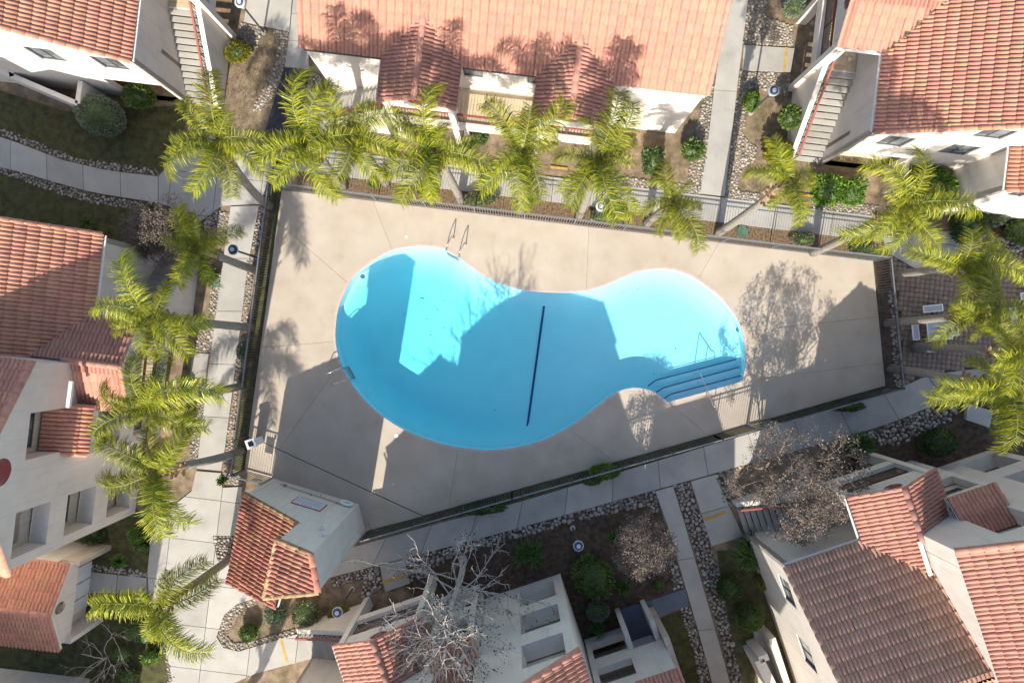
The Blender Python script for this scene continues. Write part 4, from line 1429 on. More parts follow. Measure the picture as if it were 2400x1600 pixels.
MB().prism([PL(-1160, 812), PL(-905, 812), PL(-905, 1000), PL(-1160, 1000)], 0, 8.0).build('shadow_mass', M['stucco'], root)  # added unseen mass, placed to shade the entry porch

# bottom right
root = thing('apartment_building', (*BF.p(200, -150), 0), 'apartment with striped tile roof and staircase under the brown tree, bottom right', 'building')
main_block(root, BF, limit=240, seed=15, tm='tile_brown', valley=valley(BF), side_windows=[px(1800, 1200, [(90, 570), (195, 655), (262, 900), (150, 770)]), px(1800, 1200, [(265, 1130), (375, 1225), (455, 1490), (335, 1350)])])
stairs(root, BF)
porch(root, BF, seed=37, limit=100, tower=True)
tower(root, BF, seed=63, limit=200, tm='tile_pale')
bay(root, BF, seed=73)
MB().bar(W(2155, 1268, 6.25), W(2181, 1348, 6.35), 0.16, 0.05).build('flashing', M['trim'], root)
boxb(MB(), BF, 8, 248, -520, -311, 0, 9.0).build('upper_shadow_mass', M['stucco'], root)  # added unseen mass, placed to shade the upper part of the main roof
low_wall(root, G(1750, 1508), G(1835, 1680), 1.7, th=0.45)
low_wall(root, G(1750, 1508), G(1770, 1500), 1.7, th=0.3)
low_wall(root, G(1788, 1470), G(1850, 1660), 1.2, th=0.3)
MB().prism([G(1765, 1470), G(1790, 1462), G(1850, 1640), G(1780, 1640)], 0, 0.06).build('patio_slab', M['concrete'], root)
pot = thing('plant_pot', v3(BF.p(292, 40), 2.78), 'black round pot with dark plant on the porch landing, bottom right', 'plant pot')
pm = MB().tube([BF.p3(292, 40, 2.78), BF.p3(292, 40, 3.2)], [0.15, 0.21], 12)
pm.build('pot', M['black'], pot)

# bottom middle
root = thing('apartment_building', (*BM.p(240, -60), 0), 'apartment behind the bare sycamore with three stacked recessed openings', 'building')
main_block(root, BM, limit=10, seed=16, valley=valley(BM))
stairs(root, BM)
porch(root, BM, seed=39, limit=70, tower=True)
tower(root, BM, seed=65, limit=100)
bay(root, BM, seed=75)

# entry wing right of it, with unseen blocks added behind to throw the shadow on the deck
root = thing('apartment_building', (*PL(300, 720), 0), 'grey stucco entry wing at the end of the dark blue painted walk', 'building')
BN = Block((262, 667), R_F, -D_F)
Fn = Face(BN.p(-98, 0), BN.p(66, 0), BN.wo)
U = lambda x: (x + 98) * SC
wall(root, Fn, 0, 5.3, holes=[[(U(2), 0.02), (U(56), 0.02), (U(56), 2.4), (U(2), 2.4)], [(U(-86), 3.1), (U(-10), 3.1), (U(-10), 4.5), (U(-86), 4.5)], [(U(-86), 0.7), (U(-10), 0.7), (U(-10), 2.2), (U(-86), 2.2)]], th=0.3, name='wall')
Fi = Face(BN.p(-98, -40), BN.p(66, -40), BN.wo)
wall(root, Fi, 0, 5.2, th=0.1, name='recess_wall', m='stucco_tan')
for x in (-8, 54):
    boxb(MB(), BN, x, x + 11, 0.5, 46, 0, 2.4).build('wing_wall', M['stucco'], root)
boxb(MB(), BN, 67, 80, -200, 24, 0, 3.4).build('wing_wall', M['stucco_tan'], root)
MB().box(Fi.at(U(29), 1.05, 0.03), Vector((Fi.u.x, Fi.u.y, 0)) * 0.5, Vector((Fi.n.x, Fi.n.y, 0)) * 0.02, (0, 0, 1.0)).build('door', M['trim'], root)
poly = [BN.p(-20, 5), BN.p(72, 5), BN.p(72, -200), BN.p(-20, -200)]
r1, l1 = roof(root, v3(BN.p(0, 5), 5.3), BN.wx, -BN.wo, 0.5, poly, limit=20, seed=91)
boxb(MB(), BN, -60, 80, -250, -95, 0, 9.2).build('shadow_mass', M['stucco'], root)  # added unseen mass, sized for its shadow on the deck

mb = MB()
mb.prism([PL(300, 812), PL(372, 812), PL(372, 1000), PL(300, 1000)], 0, 9.9)
mb.build('shadow_mass', M['stucco'], root)  # added unseen mass, shades the lower straight walk
MB().prism([PL(372.2, 812), PL(425, 812), PL(425, 1000), PL(372.2, 1000)], 0, 9.0).build('shadow_mass', M['stucco'], root)  # added unseen mass, lower, shapes the right flank of that shadow
MB().prism([PL(425.4, 812), PL(535, 812), PL(535, 1000), PL(425.4, 1000)], 0, 7.4).build('shadow_mass', M['stucco'], root)  # added unseen mass, shades the lawn beside the bottom right building

# pool house
def pool_house():
    root = thing('pool_house', (*PL(-460, 400), 0), 'stucco pool house with stepped tile roofs and a rules sign by the gate', 'pool house')
    NW, NE, E_, SE = PL(-559, 320), PL(-359, 380), PL(-343, 443), PL(-447, 460)
    TW = PL(-424, 361)
    un = (NE - NW).normalized()
    F = Face(NW, NE, Vector((0.3, 0.9)))
    ut = (TW - NW).dot(un)
    zl, zh, zt0, zt1 = 3.4, 5.03, 7.4, 7.8
    wall(root, F, 0, [(0, zl), (ut, zh), (ut, zt0), (F.L, zt1)], name='wall', th=0.25)
    wall(root, Face(NE, E_, (1, 0)), 0, zt1, name='wall', th=0.2)
    wall(root, Face(E_, SE, (0.2, -1)), 0, [(0, zt1), ((SE - E_).length, zt0)], name='wall', th=0.2)
    wall(root, Face(TW, SE, (-1, 0)), 0, zt0, name='wall', th=0.2)
    SWp = PL(-590, 492)
    wall(root, Face(NW, SWp, (-1, 0)), 0, zl, name='wall', th=0.2)
    wall(root, Face(SWp, PL(-470, 520), (0, -1)), 0, 3.3, name='wall', th=0.2)
    e = Vector((-un.y, un.x))
    m1 = (zh - zl) / ut
    r1, l1 = roof(root, v3(NW, zl + 0.02), e, un, m1, [NW - un * 0.08 + e * 0.05, TW + e * 0.05, PL(-447, 462) , PL(-466, 526), PL(-593, 500)], limit=150, seed=101, tm='tile_aged')
    up = Vector((0, 0, 0.04))
    caps(r1, l1(NW + e * 0.02) + up, l1(TW + e * 0.02) + up, 'tile_moss', 0.10, 0.40)
    caps(r1, l1(PL(-593, 500)) + up, l1(PL(-466, 526)) + up, 'tile_aged', 0.10, 0.40)
    m2 = (zt1 - zt0) / (F.L - ut)
    e2 = e
    r2, l2 = roof(root, v3(TW, zt0 + 0.02), e2, un, m2, [TW - un * 0.10 + e * 0.05, NE + e * 0.05, E_ + un * 0.06 - e * 0.06, PL(-451, 466)], limit=60, seed=103, tm='tile_aged')
    caps(r2, l2(TW - un * 0.08 + e * 0.02) + up, l2(NE + e * 0.02) + up, 'tile_moss', 0.11, 0.40)
    caps(r2, l2(E_ - e * 0.02) + up, l2(NE) + up, 'tile_aged', 0.13, 0.42, name='ridge_tile')
    caps(r2, l2(PL(-449, 464)) + up, l2(TW - un * 0.06) + up, 'tile_moss', 0.10, 0.40, name='edge_tile')
    caps(r2, l2(PL(-449, 464)) + up, l2(E_ - e * 0.04) + up, 'tile_moss', 0.10, 0.40)
    X, Z, N = Vector((F.u.x, F.u.y, 0)), Vector((0, 0, 1)), Vector((F.n.x, F.n.y, 0))
    # things fixed to the wall
    r = F.rect([(679, 1177), (703, 1163), (768, 1184), (749, 1199)])
    u, z, w, h = (r[0] + r[1]) / 2, (r[2] + r[3]) / 2, (r[1] - r[0]) / 2, (r[3] - r[2]) / 2
    sg = thing('rules_sign', F.at(u, z, 0.0), 'white pool rules sign with red border on the pool house wall', 'sign')
    def pl(cu, cz, hw, hh, d, name, m, par):
        return MB().box(F.at(cu, cz, d), X * hw, N * 0.008, Z * hh).build(name, M[m], par)
    pl(u, z, w, h, 0.02, 'border', 'sign_red', sg)
    pl(u, z, w - 0.05, h - 0.06, 0.032, 'panel', 'sign_white', sg)
    tx = MB()
    rnd = random.Random(4)
    def line(zz, u0, u1, hh, mi):
        uu = u0
        while uu < u1:
            l = rnd.uniform(0.04, 0.11)
            tx.box(F.at(uu + l / 2, zz, 0.043), X * l / 2, N * 0.002, Z * hh, mi)
            uu += l + 0.03
    # direction in which the sign reads
    line(z + h - 0.16, u - w * 0.35, u + w * 0.35, 0.034, 0)
    for i in range(7):
        line(z + h - 0.27 - i * (2 * h - 0.5) / 7, u - w + 0.12, u + w - 0.12, 0.012, 1)
    tx.box(F.at(u, z - h + 0.135, 0.043), X * (w - 0.12), N * 0.002, Z * 0.022, 0)
    tx.box(F.at(u - w * 0.72, z + h - 0.10, 0.043), X * 0.18, N * 0.002, Z * 0.012, 0)
    tx.box(F.at(u + w * 0.72, z + h - 0.10, 0.043), X * 0.18, N * 0.002, Z * 0.012, 0)
    tx.build('lettering', [M['sign_red'], M['sign_ink']], sg)['kind'] = 'stuff'
    # ring buoy
    cu, cz = F.uz(810, 1183)
    rb = thing('ring_buoy', F.at(cu, cz, 0.0), 'white ring buoy hanging on the pool house wall', 'ring buoy')
    V, Fc = [], []
    n1, n2 = 24, 8
    for i in range(n1):
        a = 2 * math.pi * i / n1
        for j in range(n2):
            b = 2 * math.pi * j / n2
            rr = 0.26 + 0.075 * math.cos(b)
            V.append(F.at(cu + rr * math.cos(a), cz + rr * math.sin(a), 0.10 + 0.07 * math.sin(b)))
    for i in range(n1):
        for j in range(n2):
            Fc.append((i * n2 + j, ((i + 1) % n1) * n2 + j, ((i + 1) % n1) * n2 + (j + 1) % n2, i * n2 + (j + 1) % n2))
    MB().add(V, Fc).build('ring', M['white'], rb, smooth=True)
    MB().box(F.at(cu, cz + 0.24, 0.02), X * 0.03, N * 0.02, Z * 0.03).build('hook', M['metal_dark'], rb)
    # life pole
    a, b = F.uz(655, 1137), F.uz(803, 1184)
    lp = thing('life_pole', F.at(*a, 0.05), 'thin rescue pole lying along the pool house wall above the sign', 'rescue pole')
    MB().tube([F.at(a[0], a[1], 0.06), F.at(b[0], b[1], 0.06)], 0.018, 8).build('pole', M['metal_grey'], lp)
    for t in (0.08, 0.5, 0.9):
        uu, zz = a[0] + (b[0] - a[0]) * t, a[1] + (b[1] - a[1]) * t
        MB().box(F.at(uu, zz, 0.03), X * 0.02, N * 0.03, Z * 0.03).build('bracket', M['metal_dark'], lp)
    MB().box(F.at(*F.uz(668, 1138), 0.04), X * 0.07, N * 0.04, Z * 0.09).build('outlet_box', M['lid_blue'], root)
    MB().box(F.at(*F.uz(752, 1161), 0.015), X * 0.02, N * 0.015, Z * 0.05).build('latch', M['black'], root)
    # flood lamps, one turned each way
    for (p, lab, sgn) in (((758, 1243), 'white wall lamp on the pool house, upper one', -1), ((776, 1263), 'white wall lamp on the pool house, lower one', 1)):
        cu, cz = F.uz(*p)
        if cu > F.L - 0.2: cu = F.L - 0.25
        t = thing('wall_lamp', F.at(cu, cz, 0), lab, 'wall lamp', 'wall lamps on the pool house')
        MB().box(F.at(cu, cz, 0.03), X * 0.06, N * 0.03, Z * 0.06).build('mount', M['white'], t)
        hd = MB().box(F.at(cu + 0.05 * sgn, cz - 0.02, 0.13), (X * 0.75 + N * 0.66 * sgn) * 0.10, (N * 0.75 - X * 0.66 * sgn) * 0.07, Z * 0.075).build('lamp_head', M['white'], t)
        MB().box(F.at(cu + 0.08 * sgn, cz - 0.12, 0.14), X * 0.05, N * 0.05, Z * 0.02).build('lens', M['frame'], hd)
    return F
PH = pool_house()
# ------------------------------------------------------------------ fences, gate, pool fittings
FH = 1.5
PICK = MB().box((0, 0, FH / 2), (0.011, 0, 0), (0, 0.011, 0), (0, 0, FH / 2 - 0.06)).mesh('picket', M['metal_grey'])
PICK_SHADED = MB().box((0, 0, FH / 2), (0.011, 0, 0), (0, 0.011, 0), (0, 0, FH / 2 - 0.06)).mesh('picket', M['metal_dark'])  # picket copy with shade put into its colour
def fence(label, pts, dark=False, step=0.125):
    m = 'metal_dark' if dark else 'metal_grey'  # one metal all round; shaded runs get the shade as darker colour
    P = [G(*p) for p in pts]
    root = thing('pool_fence', v3(P[0], 0), label, 'fence', 'metal fences round the pool deck')
    for a, b in zip(P, P[1:]):
        MB().bar(v3(a, FH), v3(b, FH), 0.05, 0.04).build('top_rail', M['metal_grey'], root)
        MB().bar(v3(a, FH - 0.16), v3(b, FH - 0.16), 0.025, 0.03).build('rail', M[m], root)
        MB().bar(v3(a, 0.10), v3(b, 0.10), 0.035, 0.035).build('rail', M[m], root)
        L = (b - a).length
        n = int(L / step)
        for i in range(n + 1):
            p = a + (b - a) * (i / n)
            if i % 19 == 0 or i == n:
                MB().box(v3(p, FH / 2 + 0.02), (0.028, 0, 0), (0, 0.028, 0), (0, 0, FH / 2 + 0.03)).build('post', M[m], root)
            elif in_view(v3(p, 0.7)):
                o = bpy.data.objects.new('picket', PICK_SHADED if dark else PICK)
                put(o, root)
                o.matrix_basis = Matrix.Translation(v3(p, 0.03))
fence('long pale metal picket fence below the palms on the upper side of the pool deck', [(656, 444), (2049, 612)])
fence('short metal picket fence between pool deck and brick court', [(2049, 614), (2078, 905)], dark=True)
fence('shade-darkened metal picket fence along the lower walk beside the pool deck', [(2076, 907), (1802, 984)], dark=True)
fence('shade-darkened metal picket fence from the pool house corner up to the side gate', [(1748, 998), (1672, 1020), (1200, 1152), (860, 1247)], dark=True)
fence('shade-darkened metal picket fence under the palms on the left side of the pool deck', [(654, 446), (570, 1100)], dark=True)
def gate(label, a, b, plate=True):
    A, B = G(*a), G(*b)
    u = (B - A).normalized()
    root = thing('pool_gate', v3(A, 0), label, 'gate')
    h = 1.62
    for p in (A, B):
        MB().box(v3(p, h / 2), (0.035, 0, 0), (0, 0.035, 0), (0, 0, h / 2)).build('gate_post', M['metal_grey'], root)
    A2, B2 = A + u * 0.08, B - u * 0.08
    MB().bar(v3(A2, h - 0.03), v3(B2, h - 0.03), 0.045, 0.045).bar(v3(A2, 0.12), v3(B2, 0.12), 0.045, 0.045).bar(v3(A2, 0.1), v3(A2, h), 0.04, 0.04, up=(1, 0, 0)).bar(v3(B2, 0.1), v3(B2, h), 0.04, 0.04, up=(1, 0, 0)).build('gate_frame', M['metal_grey'], root)
    n = int((B2 - A2).length / 0.115)
    for i in range(1, n):
        p = A2 + (B2 - A2) * (i / n)
        o = bpy.data.objects.new('picket', PICK); put(o, root)
        o.matrix_basis = Matrix.Translation(v3(p, 0.09))
    if plate:
        c = B2 - u * 0.32
        MB().box(v3(c, 1.12), (u.x * 0.2, u.y * 0.2, 0), (-u.y * 0.01, u.x * 0.01, 0), (0, 0, 0.28)).build('latch_plate', M['metal_grey'], root)
        MB().box(v3(c + u * 0.2, 1.45), (u.x * 0.05, u.y * 0.05, 0), (-u.y * 0.05, u.x * 0.05, 0), (0, 0, 0.05)).build('latch', M['chrome'], root)
gate('metal picket gate beside the pool house sign wall', (575, 1101), (640, 1119))
gate('metal picket gate in the lower fence above the brown tree', (1750, 997), (1800, 984))

bx = thing('call_box', v3(G(612, 1031), 0), 'white box with black window on a stand by the left fence', 'call box')
c = G(610, 1031)
MB().box(v3(c, 0.02 + 0.55), (0.16, 0.055, 0), (-0.055, 0.16, 0), (0, 0, 0.53)).build('cabinet', M['white'], bx)
MB().box(v3(c, 1.16), (0.21, 0.075, 0), (-0.075, 0.21, 0), (0, 0, 0.06)).build('lid', M['white'], bx)
MB().box(v3(c, 1.228), (0.11, 0.04, 0), (-0.04, 0.11, 0), (0, 0, 0.008)).build('window', M['black'], bx)

def grab_rails(label, rails, h=0.78):
    r0 = G(*rails[0][0])
    root = thing('pool_ladder', v3(r0, 0), label, 'pool ladder', 'pool ladders')
    ends = []
    for deck_px, pool_px in rails:
        a, b = G(*deck_px), G(*pool_px)
        d = b - a
        pts = [v3(a, 0.04), v3(a, 0.3), v3(a + d * 0.03, h - 0.1), v3(a + d * 0.16, h), v3(a + d * 0.55, h - 0.02), v3(a + d * 0.86, h - 0.14), v3(a + d * 0.98, 0.45), v3(b, 0.1), v3(b, -0.9)]
        MB().tube(pts, 0.024, 8).build('grab_rail', M['chrome'], root, smooth=True)
        MB().disc(v3(a, 0.042), 0.06, 0, 0.02, 14).build('anchor_plate', M['chrome'], root)
        ends.append(b)
    for z in (-0.3, -0.58, -0.86):
        MB().bar(v3(ends[0], z), v3(ends[1], z), 0.09, 0.03).build('rung', M['chrome'], root)
grab_rails('chrome pool ladder at the upper edge of the deep end', [((1063, 557), (1046, 591)), ((1092, 572), (1075, 606))])
grab_rails('pale pool ladder at the left edge of the pool, in the shade', [((771, 876), (806, 861)), ((784, 899), (822, 888))])
hr = thing('pool_handrail', v3(G(1662, 945), 0), 'thin metal handrail over the pool steps', 'handrail')
a, a2, b = G(1660, 948), G(1671, 953), G(1637, 876)
MB().tube([v3(a2, 0.04), v3(a2, 0.75), v3(a2 + (a - a2) * 0.3, 0.86), v3(a, 0.88), v3(a + (b - a) * 0.5, 0.66), v3(b, 0.42), v3(b, 0.30), v3(b + (a - b) * 0.03, -0.8)], 0.021, 8).build('rail', M['chrome'], hr, smooth=True)
MB().tube([v3(a + (b - a) * 0.25, 0.02), v3(a + (b - a) * 0.25, 0.78)], 0.02, 8).build('rail_post', M['chrome'], hr)
hs = thing('hose_hoop', v3(G(872, 1233), 0), 'thin grey metal hoop on the deck at the pool house corner', 'hoop')
pts = []
for i in range(13):
    t = math.pi * i / 12
    p = W(880 - 15 * math.cos(t), 1233 - 6 * math.cos(t), 0.04)
    p.z = 0.04 + 0.55 * math.sin(t)
    pts.append(p)
MB().tube(pts, 0.016, 6).build('hoop', M['metal_grey'], hs)

# ------------------------------------------------------------------ lamp posts
def lamp(base, lab, m='lamp_blue', h=2.95):
    p = G(*base)
    t = thing('lamp_post', v3(p, 0), lab, 'lamp post', 'round topped lamp posts beside the walks')
    MB().disc(v3(p, 0), 0.13, 0, 0.10, 16).build('foot', M['concrete'], t)
    MB().tube([v3(p, 0.05), v3(p, h - 0.35)], 0.045, 8).build('pole', M['metal_dark'], t)
    hd = MB().tube([v3(p, h - 0.40), v3(p, h - 0.05)], [0.10, 0.16], 14).build('lamp_glass', M['lamp_white'], t)
    MB().disc(v3(p, h), 0.235, -0.05, 0.0, 24).disc(v3(p, h), 0.20, 0.0, 0.02, 24, 1).build('lamp_hat', [M['lamp_white'], M[m]], hd)
    MB().disc(v3(p, h), 0.15, 0.0, 0.05, 20).build('lamp_cap', M['metal_dark'], hd)
    MB().disc(v3(p, h), 0.095, 0.05, 0.09, 16).build('lamp_finial', M['lamp_white'], hd)
lamp((619, 77), 'lamp post with pale ringed top beside the building at upper left', 'lamp_white')
lamp((1390, 512), 'lamp post with pale ringed top between the palms above the pool fence', 'lamp_white')
lamp((1759, 265), 'lamp post with blue grey top in cobbles below the upper right staircase')
lamp((1342, 1236), 'lamp post with bright blue ringed top in the dark planting bed', 'lamp_blue')
lamp((827, 1378), 'lamp post with grey top over a yellow green bush near the pool house')
lamp((604, 604), 'dark lamp post rising beside the left walk into a palm crown', 'metal_dark')
ut = thing('utility_lid', v3(G(507, 664), 0), 'pale blue utility box lid in the cobbles by the left walk', 'utility box lid')
MB().box(v3(G(507, 664), 0.04), (0.16, 0.02, 0), (-0.03, 0.24, 0), (0, 0, 0.04)).build('lid', M['lid_blue'], ut)
ut = thing('utility_lid', v3(G(1739, 543), 0), 'round dark green ground box lid in the mulch under the fence', 'utility box lid')
MB().disc(v3(G(1739, 543), 0.01), 0.30, 0, 0.06, 22).disc(v3(G(1739, 543), 0.06), 0.22, 0.0, 0.015, 20).build('lid', mat('lid_green', (0.10, 0.16, 0.11), 0.6, 0.3, 5), ut)

# ------------------------------------------------------------------ picnic tables on the brick court
def slat_panel(mb, c, ux, uy, hx, hy, z):
    """perforated white bench or table top: rim and cross slats"""
    X, Y = Vector((*ux, 0)), Vector((*uy, 0))
    C = v3(c, z)
    mb.box(C + X * (hx - .025), X * .025, Y * hy, (0, 0, .02)).box(C - X * (hx - .025), X * .025, Y * hy, (0, 0, .02))
    mb.box(C + Y * (hy - .025), X * (hx - .05), Y * .025, (0, 0, .02)).box(C - Y * (hy - .025), X * (hx - .05), Y * .025, (0, 0, .02))
def picnic(center, lab, ang=R(6), bench=(1, 1, 1, 1)):
    p = G(*center)
    t = thing('picnic_table', v3(p, 0), lab, 'picnic table', 'white picnic tables on the brick court')
    X, Y = Vector((math.cos(ang), math.sin(ang))), Vector((-math.sin(ang), math.cos(ang)))
    def panel(c, hx, hy, z, name):
        mb = MB(); slat_panel(mb, c, X, Y, hx, hy, z)
        o = mb.build(name, M['white'], t)
        MB().box(v3(c, z - 0.003), Vector((*(X * (hx - .05)), 0)), Vector((*(Y * (hy - .05)), 0)), (0, 0, .012)).build('mesh_panel', M['mesh_white'], o)
    panel(p, 0.58, 0.58, 0.76, 'table_top')
    for i, (dx, dy) in enumerate(((0, 1), (0, -1), (-1, 0), (1, 0))):
        if not bench[i]: continue
        c = p + X * dx * 0.94 + Y * dy * 0.94
        panel(c, 0.48 if dx == 0 else 0.17, 0.17 if dx == 0 else 0.48, 0.45, 'bench')
        MB().bar(v3(p + X * dx * 0.3 + Y * dy * 0.3, 0.25), v3(c, 0.42), 0.05, 0.05).bar(v3(c, 0.02), v3(c, 0.43), 0.05, 0.05, up=(1, 0, 0)).build('leg', M['metal_dark'], t)
    for sx, sy in ((1, 1), (1, -1), (-1, 1), (-1, -1)):
        MB().tube([v3(p + X * sx * .12 + Y * sy * .12, 0.74), v3(p + X * sx * .4 + Y * sy * .4, 0.02)], 0.025, 6).build('leg', M['metal_dark'], t)
picnic((2178, 769), 'white square picnic table with attached benches, partly under palm fronds')
picnic((2405, 738), 'white picnic table cut off by the right edge of the photo', R(8))
sl = thing('shade_slab', v3(G(2290, 958), 0), 'pale concrete utility pad under the lowest right palm', 'utility pad')
MB().prism([G(2262, 945), G(2320, 962), G(2312, 1000), G(2258, 982)], 0, 0.22).build('pad', M['concrete'], sl)

# ------------------------------------------------------------------ palms
def frond_mesh(name, L, rise, droop, seed, leaf=0.80, n=185, dry=False, width=0.0145, bend=0.0):
    r = random.Random(seed)
    pts = []
    ns = 14
    x = z = y = 0.0
    for i in range(ns + 1):
        t = i / ns
        pts.append(Vector((x, y, z)))
        a = rise - (rise + droop) * t ** 1.35
        h = bend * t ** 1.5
        x += math.cos(a) * math.cos(h) * L / ns
        y += math.cos(a) * math.sin(h) * L / ns
        z += math.sin(a) * L / ns
    mb = MB()
    mb.tube(pts, [0.032 * (1 - 0.85 * i / ns) + 0.004 for i in range(ns + 1)], 5, mi=1, cap=False)
    def P(t):
        f = t * ns; i = min(int(f), ns - 1)
        return pts[i].lerp(pts[i + 1], f - i), (pts[i + 1] - pts[i]).normalized()
    for i in range(n):
        t = 0.14 + 0.86 * i / (n - 1)
        for s in (-1, 1):
            p, d = P(min(0.999, t + r.uniform(-.008, .008)))
            side = Vector((0, 0, 1)).cross(d)
            if side.length < 0.1: side = Vector((0, 1, 0))
            side = side.normalized() * s
            upv = d.cross(side) * s
            if upv.z < 0: upv = -upv
            ln = leaf * (0.40 + 0.60 * math.sin(math.pi * (0.12 + 0.74 * t)) ** 0.8) * r.uniform(0.65, 1.15)
            lift = r.uniform(-.75, .8)
            dv = (side * r.uniform(.7, 1.0) + d * (0.25 + 0.40 * t + r.uniform(-.18, .18)) + upv * lift).normalized()
            m1 = p + dv * ln * 0.45
            dv2 = (dv + Vector((0, 0, -0.5 - r.uniform(0, .7))) + d * r.uniform(-.1, .2)).normalized()
            m2 = m1 + dv2 * ln * 0.30
            dv3 = (dv2 + Vector((0, 0, -0.7))).normalized()
            e = m2 + dv3 * ln * 0.25
            wv = (d * 0.8 + upv * r.uniform(-.5, .5)).normalized() * width * r.uniform(.8, 1.3)
            mb.add([p - wv * .5, p + wv * .5, m1 + wv * .8, m2 + wv * .55, e, m2 - wv * .55, m1 - wv * .8], [(0, 1, 2, 6), (6, 2, 3, 5), (5, 3, 4)], 0)
    return mb.mesh(name, [M['frond_dry' if dry else 'frond'], M['rachis' if not dry else 'boot']])
FR = {'up': [frond_mesh('frond', 2.3, R(76), R(25), s, n=110, bend=(.3, -.3)[s - 1]) for s in (1, 2)],
      'mid': [frond_mesh('frond', 3.35, R(60), R(86), s, bend=(-.5, -.2, .25, .55)[s - 3]) for s in (3, 4, 5, 6)],
      'low': [frond_mesh('frond', 3.1, R(36), R(100), s, bend=(-.5, .1, .5)[s - 7]) for s in (7, 8, 9)],
      'dry': [frond_mesh('frond', 2.9, R(-20), R(88), s, n=90, dry=True) for s in (10, 11)]}

def palm(base, crown, z, label, seed, fronds=None, scale=1.0, n=13, dry=0, rb=0.17):
    scale *= 0.86
    rnd = random.Random(seed)
    b = G(*base)
    c = W(*crown, z)
    t = thing('queen_palm', v3(b, 0), label, 'palm tree', 'queen palms round the pool')
    N = 16
    pts, rs = [], []
    for i in range(N + 1):
        f = i / N
        p = Vector((b.x + (c.x - b.x) * f ** 1.5, b.y + (c.y - b.y) * f ** 1.5, z * f))
        pts.append(p)
        rs.append((rb * (1.15 - 0.35 * f)) * (1.25 if i == 0 else 1) * (1 + 0.045 * (i % 2)))
    nb = N - 4
    tr = MB().tube(pts[:nb + 1], rs[:nb + 1], 10).build('trunk', M['bark_palm'], t, smooth=True)
    # ring scars
    rg = MB()
    for i in range(int(z * 4.5)):
        f = (i + 0.5) / (z * 4.5)
        if f > nb / N: break
        p = Vector((b.x + (c.x - b.x) * f ** 1.5, b.y + (c.y - b.y) * f ** 1.5, z * f))
        rg.disc(p, rb * (1.17 - 0.35 * f), -0.02, 0.02, 10)
    rg.build('ring_scars', M['bark_palm'], tr)['kind'] = 'stuff'
    # old leaf bases below the crown
    bt = MB().tube(pts[nb:], [rs[nb], rs[nb] * 1.2, rs[nb] * 1.25, rs[nb] * 1.1, rs[nb] * 0.6], 10)
    for i in range(34):
        f = rnd.uniform(nb / N - 0.02, 1.0)
        p = Vector((b.x + (c.x - b.x) * f ** 1.5, b.y + (c.y - b.y) * f ** 1.5, z * f))
        a = rnd.uniform(0, 6.28)
        d = Vector((math.cos(a), math.sin(a), 0.9))
        q = p + Vector((math.cos(a), math.sin(a), 0)) * rb * 0.8
        bt.bar(q, q + d * rnd.uniform(.14, .30), 0.09, 0.03)
    bt.build('leaf_bases', M['boot'], t)
    k = 0
    def add(az, kind, s=1.0, tilt=0.0):
        o = bpy.data.objects.new('frond', rnd.choice(FR[kind]))
        put(o, t)
        o.matrix_basis = Matrix.Translation(c + Vector((0, 0, rnd.uniform(-.15, .05)))) @ Matrix.Rotation(az, 4, 'Z') @ Matrix.Rotation(rnd.uniform(-.12, .12) + tilt, 4, 'Y') @ Matrix.Rotation(rnd.uniform(-.5, .5), 4, 'X') @ Matrix.Scale(s * scale * rnd.uniform(.92, 1.06), 4)
    if fronds:
        for az, kind, s in fronds:
            add(R(az), kind, s)
    n = max(6, n - len(fronds or ()) + 2) if n > 3 else 3
    a = rnd.uniform(0, 6.28)
    for i in range(n):
        a += 2.39996
        kind = 'up' if i < max(2, n * 0.25) else ('mid' if i < n * 0.7 else 'low')
        add(a + rnd.uniform(-.25, .25), kind, rnd.uniform(.5, .85) if fronds else 1.0)
    for i in range(dry):
        add(rnd.uniform(0, 6.28), 'dry')
    return t
palm((633, 484), (512, 330), 8.2, 'tall queen palm where the curved walk meets the left walk', 1, n=9, fronds=[(100, 'mid', 1.15), (140, 'mid', 0.9), (190, 'low', 1.0), (225, 'mid', 1.05), (255, 'mid', 1), (290, 'low', 1.0), (325, 'mid', 1.0), (350, 'mid', 1.1)])
palm((805, 437), (735, 335), 8.0, 'queen palm left of the stairs of the long upper building', 2, n=9, fronds=[(95, 'mid', 1.25), (70, 'mid', 1.0), (165, 'up', 1.0), (200, 'mid', 1.0), (235, 'mid', 1.0), (280, 'low', 1), (10, 'mid', 1)])
palm((905, 429), (825, 305), 8.2, 'queen palm in front of the left gabled porch', 3, n=9, fronds=[(20, 'mid', 1), (120, 'mid', .9), (330, 'mid', 1), (290, 'low', 1), (200, 'low', 1), (255, 'mid', 1)])
palm((1080, 470), (1020, 355), 8.0, 'queen palm below the left porch post of the long upper building', 4, n=9, fronds=[(88, 'mid', 1.15), (350, 'mid', 1), (335, 'low', 1), (225, 'mid', 1.1), (200, 'low', 1), (270, 'low', .9), (150, 'up', 1)])
palm((1222, 494), (1226, 350), 7.8, 'queen palm under the balcony between the two porches', 5, n=8, fronds=[(118, 'mid', 1.1), (40, 'mid', 1.1), (265, 'low', 1), (285, 'low', 1), (230, 'low', 1), (70, 'up', .9)])
palm((1358, 506), (1405, 372), 7.6, 'queen palm below the right gabled porch', 6, n=9, fronds=[(68, 'mid', 1.2), (52, 'mid', 1.1), (295, 'low', 1.15), (275, 'mid', 1.1), (215, 'low', 1), (235, 'low', 1), (10, 'up', .8)])
palm((1517, 523), (1580, 472), 5.6, 'short queen palm leaning over the upper fence', 7, n=7, scale=.85, fronds=[(105, 'mid', 1.0), (300, 'mid', 1.15), (275, 'low', .9), (240, 'low', .8), (350, 'low', .7)])
